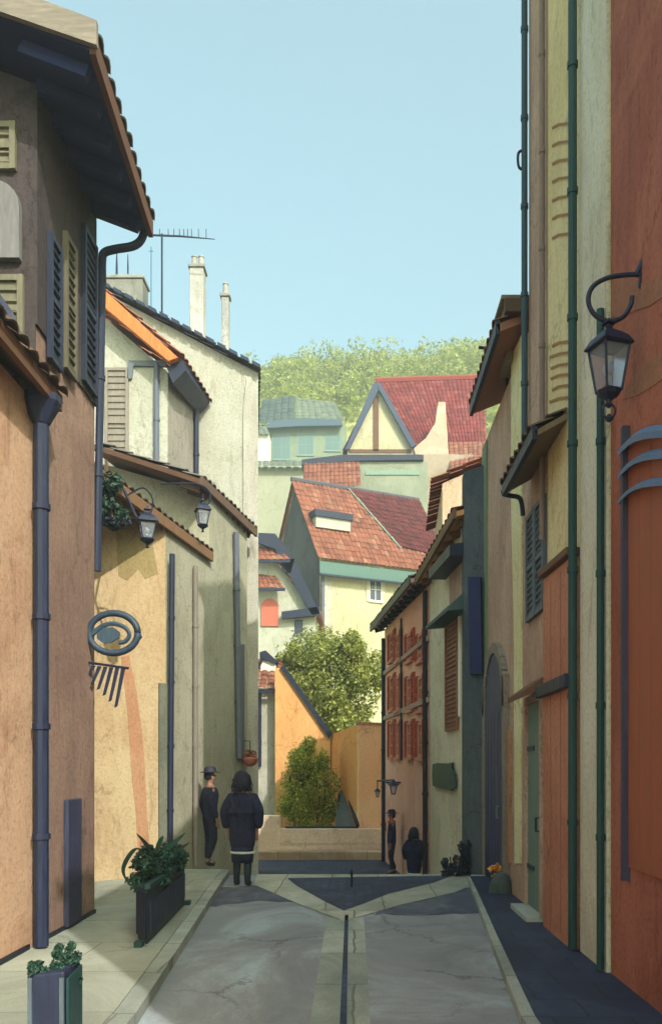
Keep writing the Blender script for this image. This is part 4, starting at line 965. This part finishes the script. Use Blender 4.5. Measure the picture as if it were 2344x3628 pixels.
# cropped planter in the bottom left corner
t = thing('planter', 'small dark planter with clipped green tufts in the bottom left corner', 'planter', (-1.6,4.4,KZ))
d = 4.4; x0, x1, x2 = P(66,0,d).x, P(150,0,d).x, P(186,0,4.75).x; zt = P(0,2262,d).z
m = MB(); m.body([(x0,d),(x1,d),(x2,d+.36),(x0+.1,d+.36)], KZ, [zt-.02,zt,zt+.02,zt]); b = m.build('box', paint('planter_navy', C(34,40,68), .6, .35), t, bevel=.012)
wb = WL((x0,d), (x1,d)); m = MB()
for q in (.0, (x1-x0)-.022): wb.box(m, q, q+.022, KZ+.02, zt-.03, .001, .012)
m.build('corner_strips', paint('worn_grey_trim', C(84,94,106), .6, .3), b)
m = MB()
for (u, v, dd, rx, rz) in ((86,2262,4.45,.05,.05), (120,2246,4.5,.055,.06), (152,2226,4.6,.06,.075), (168,2270,4.68,.05,.08)):
    m.leaves(P(u,v,dd), (rx,.07,rz), 1100, .02, clumps=9, seed=int(u), hollow=.1)
m.build('plant', FOLD, t)
m = MB(); wq = WL((x1+.004,d), (x2+.004,d+.36)); wq.box(m, .02, .34, KZ+.04, zt-.04, .001, .012); m.build('side_panel', DGREEN, b)

# dark shrub at the foot of the warm white house
sc_ = P(1068,1990,13.2)
t = thing('bush', 'dark navy green shrub at the foot of the warm white house', 'bush', (sc_.x,13.2,0))
m = MB(); m.leaves(sc_+V3(.03,0,-.12), (.14,.16,.24), 900, .05, clumps=12, seed=51, hollow=.1); m.leaves(sc_+V3(-.13,0,-.20), (.14,.15,.14), 600, .05, clumps=8, seed=52, hollow=.1); m.leaves(sc_+V3(.09,0,.06), (.07,.1,.18), 400, .05, clumps=6, seed=53, hollow=.1); m.build('leaves', FOLN, t)
m = MB()
for k in range(4): m.tube([V3(sc_.x-.1+.07*k,13.2,0), V3(sc_.x-.14+.09*k,13.2,.3)], .012, 5)
m.build('stems', BARK, t)

def pot(c, r, h): return [(r*.68,0),(r*.72,.01),(r*.95,h*.75),(r,h*.85),(r*1.1,h*.86),(r*1.1,h),(r*.92,h),(r*.9,h*.9)]
DP = paint('dark_plum_glaze', C(46,34,58), .45, .35)
# small iron bollard on the dark setts
b = G(818,2066); m = MB(); m.lathe((b.x,b.y,.012), [(.022,0),(.02,.02),(.016,.16),(.024,.18),(.02,.22),(.006,.24)], 10); o = m.build('bollard', NAVY, smooth=True, loc=b); tag(o, 'thin short iron post standing in the dark setts', 'bollard')
# guard stone and orange flowers by the navy door
b = G(1192,2092); t = thing('guard_stone', 'rounded grey green guard stone at the wall corner on the right', 'stone', (1.83,b.y,0))
m = MB(); m.lathe((1.83,b.y,.0), [(.15,0),(.16,.1),(.145,.2),(.10,.29),(.04,.33),(.005,.34)], 14, 1, 1.1)
m.v = [tuple(Vector(v)+Vector(noise.noise_vector(Vector(v)*6))*.012) for v in m.v]; m.build('stone', plaster('mossy_stone', C(84,96,96), C(66,78,82), C(104,112,104)), t, smooth=True)
b = P(1160,2018,11.6); t = thing('flower_pot', 'clay pot of orange flowers beside the navy doorway', 'flower pot', (b.x-.02,11.4,KZ-.02))
m = MB(); m.lathe((b.x-.02,11.4,KZ-.02), pot(0,.09,.16), 14); m.build('pot', paint('clay_pot', C(176,124,84), .85, .25), t, smooth=True)
m = MB(); m.leaves((b.x-.02,11.4,.30), (.16,.14,.10), 380, .05, clumps=9, seed=61, hollow=.1); m.build('flowers', leafmat('orange_petals', C(190,120,40), C(220,150,60), C(232,176,90), .2), t)
m = MB(); m.leaves((b.x-.02,11.4,.24), (.12,.11,.06), 120, .05, clumps=6, seed=62, hollow=.1); m.build('leaves', FOLD, t)
# hanging basket of red flowers on the olive house
b = wO.px(563,1765,.16); t = thing('hanging_basket', 'round basket of dusty red flowers hanging on the olive house corner', 'flower basket', b)
m = MB(); m.lathe(b+V3(0,0,-.16), [(.05,0),(.12,.05),(.155,.14),(.15,.17)], 12); m.build('basket', paint('basket_clay', C(176,104,88), .9, .3), t, smooth=True)
m = MB(); m.leaves(b+V3(0,0,.05), (.17,.13,.13), 420, .05, clumps=9, seed=71, hollow=.1); m.build('flowers', leafmat('red_petals', C(160,86,72), C(188,106,88), C(204,130,112), .2), t)
m = MB(); m.tube([b+V3(0,0,.0), wO.px(563,1725,.16), wO.px(563,1725,.0)], .01, 6); m.build('hook', NAVY, t)

# ------------------------------------------------------------------ LAMPS
LG = lampglass('lantern_glass'); LGRP = 'lanterns on the house walls'; AG = 'aerials above the cream house'
def lantern(root, c, r, h):
    """four sided tapered lantern: c = middle of the glass, r = half width at the top of the glass, h = glass height"""
    c = Vector(c); top = c.z+h/2; bot = c.z-h/2; rb = r*.62
    m = MB(); q = [(math.cos(PI/4+k*PI/2+.35), math.sin(PI/4+k*PI/2+.35)) for k in range(4)]
    for x, y in q: m.tube([V3(c.x+x*r*1.2,c.y+y*r*1.2,top), V3(c.x+x*rb*1.2,c.y+y*rb*1.2,bot)], r*.075, 6)
    for k in range(4):
        (x, y), (x2, y2) = q[k], q[(k+1) % 4]
        m.tube([V3(c.x+x*r*1.2,c.y+y*r*1.2,top), V3(c.x+x2*r*1.2,c.y+y2*r*1.2,top)], r*.07, 6)
        m.tube([V3(c.x+x*rb*1.2,c.y+y*rb*1.2,bot), V3(c.x+x2*rb*1.2,c.y+y2*rb*1.2,bot)], r*.085, 6)
    m.build('frame', NAVY, root)
    m = MB(); a = PI/4+.35
    m.lathe((c.x,c.y,bot), [(rb*1.12,0),(r*1.12,h)], 4, 1, 1, a); m.build('glass', LG, root)
    m = MB(); m.lathe((c.x,c.y,top), [(r*1.45,0),(r*1.50,r*.10),(r*1.15,r*.55),(r*.80,r*.80),(r*.35,r*1.05),(r*.22,r*1.10),(r*.22,r*1.35),(r*.5,r*1.38),(r*.5,r*1.48),(r*.2,r*1.52),(r*.12,r*1.75)], 4, 1, 1, a)
    m.build('cap', NAVY, root, bevel=r*.04)
    m = MB(); m.lathe((c.x,c.y,bot-r*.75), [(r*.06,-r*.25),(r*.22,-r*.12),(r*.12,.0),(r*.18,r*.2),(rb*1.0,r*.5),(rb*1.25,r*.72),(rb*1.15,r*.74)], 8, 1, 1, a); m.build('base', NAVY, root, smooth=False)
    m = MB(); m.tube([V3(c.x,c.y,bot), V3(c.x,c.y,bot+h*.28)], r*.12, 8); m.ico((c.x,c.y,bot+h*.5), r*.26, 1, 1, 1.5, 8); m.build('bulb', paint('bulb_white', C(150,160,176), .3, .1), root, smooth=True)
# big wall lantern on the red house: bracket springs from the wall, lantern hangs over the pavement
d = 5.9; lc = P(1416,860,d); wx = 1.95
t = thing('wall_lamp', 'large black four sided lantern on a scrolled bracket on the red wall', 'street lamp', (wx,d,4.9), LGRP)
lantern(t, lc, .115, .30)
m = MB()
m.tube(curve([P(1545,660,d)+V3(0,0,.05), P(1500,640,d), P(1455,640,d), P(1410,648,d), P(1378,668,d), P(1368,700,d), P(1382,732,d), P(1415,748,d), P(1448,738,d), P(1466,712,d), P(1470,690,d)], 6), .017, 8)
m.tube([V3(wx+.05,d,P(0,655,d).z), P(1520,648,d)], .018, 8)
m.tube([P(1416,748,d), P(1416,790,d)], .016, 8)
m.tube(curve([P(1490,640,d), P(1488,665,d), P(1500,675,d), P(1512,662,d)], 5), .012, 6)
m.tube(curve([P(1515,640,d), P(1530,668,d), P(1545,676,d)], 5), .012, 6)
m.build('bracket', NAVY, t, smooth=True)
m = MB(); m.tube([P(1480,640,d), P(1546,505,d)], .022, 8); m.build('stay', NAVY, t)
m = MB(); m.lathe(lc+V3(0,0,-.36), [(.012,0),(.03,.02),(.012,.05)], 8)
ring_c = lc+V3(0,0,-.285); m.tube([ring_c+V3(math.cos(2*PI*k/16)*.045,0,math.sin(2*PI*k/16)*.05) for k in range(17)], .008, 6); m.build('finial', NAVY, t)
# lamp on the yellow wall
d = 10.6; lc = P(343,1236,d)
t = thing('wall_lamp', 'black tapered lantern with a looped bracket on the yellow ochre wall', 'street lamp', P(290,1150,d), LGRP)
lantern(t, lc, .115, .20)
m = MB(); m.tube(curve([P(292,1156,d), P(330,1136,d), P(350,1150,d), P(356,1172,d), P(350,1195,d), P(338,1201,d), P(326,1194,d)], 6), .010, 6)
m.tube([P(288,1140,d), P(318,1205,d), P(332,1208,d)], .018, 6); m.tube([P(343,1205,d), P(343,1178,d)], .010, 6)
m.tube([P(288,1140,d), P(278,1128,d+.9)], .016, 6); m.build('bracket', NAVY, t)
# lamp further on, on the olive house
d = 13.6; lc = P(472,1206,d)
t = thing('wall_lamp', 'second lantern hanging from a long thin bar by the cream wing', 'street lamp', P(420,1126,d), LGRP)
lantern(t, lc, .115, .22)
m = MB(); m.tube([P(375,1126,d), P(450,1125,d)], .014, 6); m.tube([P(375,1126,d), P(375,1126,d+.9)], .014, 6)
m.tube(curve([P(450,1125,d), P(474,1132,d), P(490,1150,d), P(486,1172,d), P(472,1176,d), P(464,1164,d)], 6), .012, 6); m.tube([P(472,1176,d), P(472,1150,d)], .012, 6); m.build('bracket', NAVY, t)
# twin lamps on the pink house
c = wP.px(932,1822,.35); t = thing('wall_lamp', 'small pair of lanterns on one bar on the salmon pink house', 'street lamp', wP.px(932,1822,0), LGRP)
m = MB(); a1 = wP.px(910,1818,.35); a2 = wP.px(952,1816,.35); m.tube([a1, a2], .022, 6); m.tube([c, wP.px(932,1822,-.02)], .022, 6); m.build('bracket', NAVY, t)
for a, s, dz in ((a1, .10, .30), (a2, .14, .16)):
    m = MB(); cz = a-V3(0,0,dz)
    m.tube([a, cz+V3(0,0,s)], .012, 6)
    m.lathe(cz, [(s*.3,-s*1.15),(s*.35,-s),(s*.42,-s*.95)], 6); m.lathe(cz, [(s*.95,s*.35),(s*.85,s*.5),(s*.3,s*1.0),(s*.1,s*1.2)], 6)
    for k in range(4): x, y = math.cos(PI/4+k*PI/2), math.sin(PI/4+k*PI/2); m.tube([cz+V3(x*s*.8,y*s*.8,s*.4), cz+V3(x*s*.38,y*s*.38,-s)], s*.08, 5)
    f = m.build('lantern', NAVY, t); m = MB(); m.lathe(cz, [(s*.34,-s*.93),(s*.74,s*.36)], 4, 1, 1, PI/4); m.build('glass', LG, f)

# ------------------------------------------------------------------ AERIALS
d = 17.9; b = P(377,752,d); tp = P(377,548,d)
t = thing('antenna', 'tall dark mast with a long horizontal comb aerial above the cream roof', 'antenna', b, AG)
m = MB(); m.tube([b-V3(0,0,.5), tp+V3(0,0,.03)], .022, 6); m.build('mast', NAVY, t)
m = MB(); m.tube([P(342,547,d), P(420,550,d), P(500,557,d)], [.022,.02,.008], 6)
for u in (352,372,392,405,418,428,437,446,462,480): m.tube([P(u,541,d)+V3(0,-.02,.06), P(u,549+.04*(u-342),d)+V3(0,0,0)], .008, 5)
m.build('boom', NAVY, t)
b = P(352,740,d); t = thing('antenna', 'thin bluish mast standing left of the comb aerial', 'antenna', b, AG); m = MB(); m.tube([b-V3(0,0,.5), P(352,575,d)], .011, 6); m.build('mast', paint('blue_steel', C(52,92,120), .5, .3), t)
m = MB(); m.tube([P(347,585,d), P(357,585,d)], .007, 5); m.build('crossbar', paint('blue_steel', C(52,92,120)), t)
for u, v0, v1, lb in ((272,590,648,'short thick rod aerial on the left of the grey chimney'), (298,592,655,'short thin rod aerial with a bulge on the right of the grey chimney')):
    b = P(u,v1,18.1); t = thing('antenna', lb, 'antenna', b, AG); m = MB()
    m.tube([b-V3(0,0,.1), P(u,(v0+v1)/2,18.1), P(u,v0,18.1)], [.03,.026,.012] if u < 290 else [.012,.02,.008], 6); m.build('rod', NAVY, t)
    m = MB(); m.lathe(b-V3(0,0,.02), [(.05,0),(.05,.05),(.03,.09)], 8); m.build('foot', NAVY, t)

# ------------------------------------------------------------------ PEOPLE
def skinned(name, verts, edges, mat, parent=None, root=0, sub=2, loc=None):
    """verts: (x,y,z,rx,ry)"""
    me = bpy.data.meshes.new(name); me.from_pydata([v[:3] for v in verts], edges, [])
    o = bpy.data.objects.new(name, me); COL.objects.link(o)
    md = o.modifiers.new('skin', 'SKIN'); md.use_smooth_shade = True
    sv = me.skin_vertices[0].data
    for i, v in enumerate(verts):
        sv[i].radius = (v[3], v[4] if len(v) > 4 else v[3]); sv[i].use_root = (i == root)
    s = o.modifiers.new('sub', 'SUBSURF'); s.levels = sub; s.render_levels = sub
    dg = bpy.context.evaluated_depsgraph_get(); dg.update()
    nm = bpy.data.meshes.new_from_object(o.evaluated_get(dg)); nm.name = name
    bpy.data.objects.remove(o); nm.materials.clear(); nm.materials.append(mat)
    nm.polygons.foreach_set('use_smooth', [True]*len(nm.polygons))
    o = bpy.data.objects.new(name, nm); COL.objects.link(o)
    if parent is not None: o.parent = parent; o['_o'] = parent['_o']
    return o
SKIN = paint('skin', C(150,108,92), .6, .08, (20,20,20))
def cloth_mat(name, a):
    mt, nt, bs, nd, lk = newmat(name)
    n = noise_node(nd, lk, mapped(nd, lk, (7,7,2.2)), 1.6, 4, .6, 1.2)
    r = ramp(nd, [(.3, scl(a,.6)), (.55, a), (.75, scl(a,1.6))]); lk.new(n.outputs['Fac'], r.inputs[0]); lk.new(r.outputs[0], bs.inputs['Base Color'])
    bs.inputs['Roughness'].default_value = .9
    bp = nd.new('ShaderNodeBump'); bp.inputs['Strength'].default_value = .9; bp.inputs['Distance'].default_value = .06
    lk.new(n.outputs['Fac'], bp.inputs['Height']); lk.new(bp.outputs[0], bs.inputs['Normal'])
    return mt
COAT = cloth_mat('navy_coat', C(30,34,64))
DARKC = cloth_mat('dark_trousers', C(28,32,56))
BOOT = paint('dark_boots', C(28,40,52), .6, .3)
HAIRM = paint('dark_hair', C(26,28,48), .6, .35, (40,40,8))
HEM = paint('pale_hem', C(190,196,190), .85, .12)
def person(label, base, yaw, k, kind, scarf=False):
    """built facing -y (towards the viewer) in local axes, 1.0 = 1.60 m tall"""
    t = thing('person', label, 'person', base); t.rotation_euler = (0,0,yaw); t.scale = (k,k,k)
    t['_o'] = (0,0,0)
    st = .11 if kind == 'coat' else .16
    V = []; E = []
    def v(x, y, z, r, r2=None): V.append((x,y,z,r,r2 or r)); return len(V)-1
    def ch(*ids):
        for a, b in zip(ids, ids[1:]): E.append((a,b))
    pel = v(0,0,.84,.13,.10); wa = v(0,0,.98,.115,.085); cst = v(0,.0,1.16,.135,.095); nk0 = v(0,.01,1.30,.075,.06); nk = v(0,.005,1.36,.045); hd = v(0,-.01,1.43,.068,.072); hd2 = v(0,-.005,1.50,.075,.085); hd3 = v(0,.0,1.565,.05,.055)
    ch(pel, wa, cst, nk0, nk, hd, hd2, hd3)
    ns = v(0,-.098,1.47,.012); ch(hd2, ns)
    for s in (-1,1): er = v(s*.082,.005,1.485,.014,.02); ch(hd2, er)
    for s in (-1,1):
        hp = v(s*.075,0,.78,.085); kn = v(s*.08,-.015+(.0 if s > 0 else -.02),.44,.055); an = v(s*.08,.01+(.0 if s > 0 else st*.5),.09,.036); to = v(s*.09,-.12+(.0 if s > 0 else st*.5),.035,.034,.026); ch(pel, hp, kn, an, to)
        sh = v(s*.155,.0,1.265,.055); el = v(s*.215,.045,1.02,.043); wr = v(s*.20,-.03,.80,.027); ch(nk0, sh, el, wr)
        pm = v(s*.198,-.045,.745,.030,.018); ch(wr, pm)
        for j, (dx, L) in enumerate(((-.024,.07),(-.008,.08),(.008,.075),(.022,.058))):
            f1 = v(s*.198+dx*.35, -.048+dx*.9, .705, .0095); f2 = v(s*.196+dx*.4, -.058+dx*.95, .705-L*.55, .0085); f3 = v(s*.19+dx*.4, -.068+dx, .705-L, .0075); ch(pm, f1, f2, f3)
        th1 = v(s*.176,-.075,.755,.010); th2 = v(s*.168,-.088,.725,.0085); ch(wr, th1, th2)
    skinned('body', V, E, SKIN, t)
    def cloth(name, vs, es, mat, sub=2): return skinned(name, vs, es, mat, t, 0, sub)
    m = MB()
    for s in (-1,1): m.ico((s*.03,-.085,1.495), .011, 1, .8, 1, 8)
    m.build('eyes', BLACK, t, smooth=True)
    m = MB(); m.obox((-.022,-.087,1.425), (.044,0,0), (0,.02,0), (0,0,.007)); m.build('mouth', paint('lips', C(130,76,70), .6, .1), t)
    if kind == 'coat':
        V = [(0,0,.86,.205,.15),(0,0,1.02,.19,.14),(0,.01,1.17,.20,.14),(0,.01,1.30,.13,.10),(0,0,.66,.20,.15),(0,0,.46,.185,.14)]
        E = [(0,1),(1,2),(2,3),(0,4),(4,5)]
        for s in (-1,1):
            i = len(V); V += [(s*.175,.01,1.235,.10,.09),(s*.245,.05,1.04,.085,.08),(s*.225,-.02,.80,.068,.065)]; E += [(2,i),(i,i+1),(i+1,i+2)]
        cloth('coat', V, E, COAT)
        m = MB(); m.lathe((0,0,.33), [(.11,0),(.150,.0),(.160,.12),(.16,.22)], 20, 1, .78); m.build('skirt', COAT, t, smooth=True)
        m = MB(); m.lathe((0,0,.455), [(.166,0),(.176,.002),(.178,.032),(.166,.034)], 20, 1, .80); m.build('hem', HEM, t, smooth=True)
        m = MB()
        m.lathe((0,.012,1.36), [(.05,-.02),(.10,-.01),(.125,.03),(.122,.08),(.128,.12),(.112,.18),(.078,.235),(.035,.255),(.003,.262)], 26, 1, 1.0)
        m.v = [((x, y*(.55 if y < 0 and z < 1.53 else 1)+(.03 if y < 0 and z < 1.53 else 0), z) for x, y, z in [q]) for q in m.v]
        m.v = [tuple(next(g)) for g in m.v]
        rnd = random.Random(3); m.v = [(x*q, y*q, z+rnd.uniform(-.012,.012)) for x, y, z, q in ((*g_, rnd.uniform(.93,1.08)) for g_ in m.v)]
        for k in range(150):
            a_ = rnd.uniform(0, 2*PI); z_ = rnd.uniform(1.36,1.58); r_ = .115 if z_ < 1.5 else .095
            if math.sin(a_) < -.2: continue
            p_ = V3(math.cos(a_)*r_, math.sin(a_)*r_+.012, z_)
            m.tube([p_, p_+V3(math.cos(a_)*.02+rnd.uniform(-.02,.02), math.sin(a_)*.02, -.04), p_+V3(math.cos(a_)*.03+rnd.uniform(-.03,.03), math.sin(a_)*.025, -.085)], [.011,.008,.002], 4)
        m.build('hair', HAIRM, t, smooth=True)
        V = [(0,0,.60,.13,.11)]; E = []
        for s in (-1,1):
            i = len(V); V += [(s*.078,-.01,.46,.07,.075),(s*.08,.0,.30,.062,.066)]; E += [(0,i),(i,i+1)]
        cloth('leggings', V, E, DARKC)
        bt, bz = 'boots', .40
    else:
        V = [(0,0,.70,.17,.13),(0,0,.90,.165,.125),(0,0,1.02,.155,.12),(0,.01,1.16,.175,.125),(0,.01,1.30,.115,.09)]; E = [(0,1),(1,2),(2,3),(3,4)]
        for s in (-1,1):
            i = len(V); V += [(s*.155,.01,1.24,.085,.08),(s*.22,.045,1.03,.068,.066),(s*.20,-.02,.79,.055,.055)]; E += [(3,i),(i,i+1),(i+1,i+2)]
        cloth('jacket', V, E, COAT)
        V = [(0,0,.90,.155,.12),(0,0,.78,.16,.125)]; E = [(0,1)]
        for s in (-1,1):
            i = len(V); V += [(s*.08,0,.72,.092,.095),(s*.082,-.015+(.0 if s > 0 else -.02),.44,.068,.07),(s*.08,.01+(.0 if s > 0 else st*.5),.12,.055,.06)]; E += [(1,i),(i,i+1),(i+1,i+2)]
        cloth('trousers', V, E, DARKC)
        m = MB(); m.lathe((0,.012,1.42), [(.05,0),(.085,.03),(.088,.10),(.07,.15),(.03,.175),(.003,.178)], 14, 1, 1.05); m.v = [(x, y*.45+.04 if y < 0 and z < 1.52 else y, z) for x, y, z in m.v]; m.build('hair', HAIRM, t, smooth=True)
        m = MB(); m.lathe((0,0,1.545), [(.155,.0),(.16,.008),(.10,.02),(.092,.03),(.088,.075),(.06,.10),(.003,.105)], 20, 1, 1.1); m.build('hat', HAIRM, t, smooth=True)
        bt, bz = 'shoes', .10
    if scarf:
        m = MB(); m.lathe((0,.0,1.30), [(.085,0),(.10,.02),(.10,.05),(.08,.07)], 14); m.obox((-.05,-.16,1.10),(.06,0,0),(0,.03,0),(0,0,.22)); m.build('scarf', paint('orange_scarf', C(186,92,52), .85, .2), t, smooth=True)
    for s in (-1,1):
        yo = .0 if s > 0 else st*.5
        vs = [(s*.08,.012+yo,.10,.05,.055),(s*.083,-.02+yo,.045,.046,.045),(s*.09,-.13+yo,.034,.042,.034)]; es = [(0,1),(1,2)]
        if bz > .2: vs += [(s*.08,-.005+yo*.5,.26,.060,.062),(s*.08,-.015,.38,.066,.066)]; es += [(0,3),(3,4)]
        cloth('boot' if bz > .2 else 'shoe', vs, es, BOOT)
    return t
g = G(564,2062)
person('person in a bulky dark navy coat with a pale hem, walking away down the street', (g.x,g.y,0), PI-.05, 1.0, 'coat')
person('person in a dark brimmed hat and trousers walking close to the olive wall', (P(489,0,13.7).x,13.7,KZ), PI*.5+.55, .965, 'hat')
b = P(911,2000,19.9); person('slim person in dark clothes and a hat at the foot of the steps', (b.x,b.y,-.80), -PI*.5, .92, 'hat', True)
b = P(963,2000,17.0); person('short stocky person in a dark coat beside the salmon pink house', (b.x,b.y,-.80), PI*.85, .80, 'coat')

# ------------------------------------------------------------------ HAZE
m = MB(); m.box(-1000, 1000, -80, 1600, -5.0, 78)
hm = bpy.data.materials.new('haze_air'); hm.use_nodes = True; nt = hm.node_tree; nt.nodes.remove(nt.nodes['Principled BSDF'])
pv = nt.nodes.new('ShaderNodeVolumePrincipled'); pv.inputs['Color'].default_value = (.86,.92,.94,1); pv.inputs['Density'].default_value = .0036; pv.inputs['Anisotropy'].default_value = .3
nt.links.new(pv.outputs[0], nt.nodes['Material Output'].inputs['Volume'])
o = m.build('haze', hm); o['kind'] = 'stuff'; tag(o, 'thin pale air fading the far hill', 'haze')
# ------------------------------------------------------------------ LIGHT, SKY, CAMERA
SUN_DIR = V3(.40,-.68,.62).normalized()          # towards the sun
SUN_E, SUN_SIZE, SKY_E, EXPO = 2.1, .5, .15, 1.66
el = math.asin(SUN_DIR.z); az = math.atan2(SUN_DIR.x, SUN_DIR.y)
w = bpy.data.worlds.new('World'); scene.world = w; w.use_nodes = True
nt = w.node_tree; bg = nt.nodes['Background']
sky = nt.nodes.new('ShaderNodeTexSky'); sky.sky_type = 'NISHITA'; sky.sun_disc = False
sky.sun_elevation = el; sky.sun_rotation = az; sky.altitude = 0; sky.air_density = 1.0; sky.dust_density = 3.0; sky.ozone_density = 1.0
tint = nt.nodes.new('ShaderNodeMix'); tint.data_type = 'RGBA'; tint.blend_type = 'MULTIPLY'; tint.inputs[0].default_value = 1.0
tint.inputs[7].default_value = (.87, 1.01, .745, 1); nt.links.new(sky.outputs[0], tint.inputs[6]); nt.links.new(tint.outputs[2], bg.inputs[0]); bg.inputs[1].default_value = SKY_E
sd = bpy.data.lights.new('sun', 'SUN'); sd.energy = SUN_E; sd.angle = math.radians(SUN_SIZE); sd.color = (1.0,.96,.89)
so = bpy.data.objects.new('sun', sd); COL.objects.link(so); so.rotation_euler = (-SUN_DIR).to_track_quat('-Z', 'Y').to_euler(); so.location = (0,-10,30)
cd = bpy.data.cameras.new('camera'); co = bpy.data.objects.new('camera', cd); COL.objects.link(co)
co.location = (0,0,H); co.rotation_euler = (PI/2,0,0)
cd.sensor_fit = 'VERTICAL'; cd.sensor_height = 36; cd.sensor_width = 24
cd.lens = F/2384*36; cd.shift_x = (770-U0)/2384; cd.shift_y = (V0-1192)/2384
cd.clip_start = .05; cd.clip_end = 4000
scene.camera = co
scene.view_settings.view_transform = 'Standard'; scene.view_settings.look = 'None'
scene.view_settings.exposure = EXPO; scene.view_settings.gamma = 1.0
for o in bpy.data.objects:
    if '_o' in o: del o['_o']
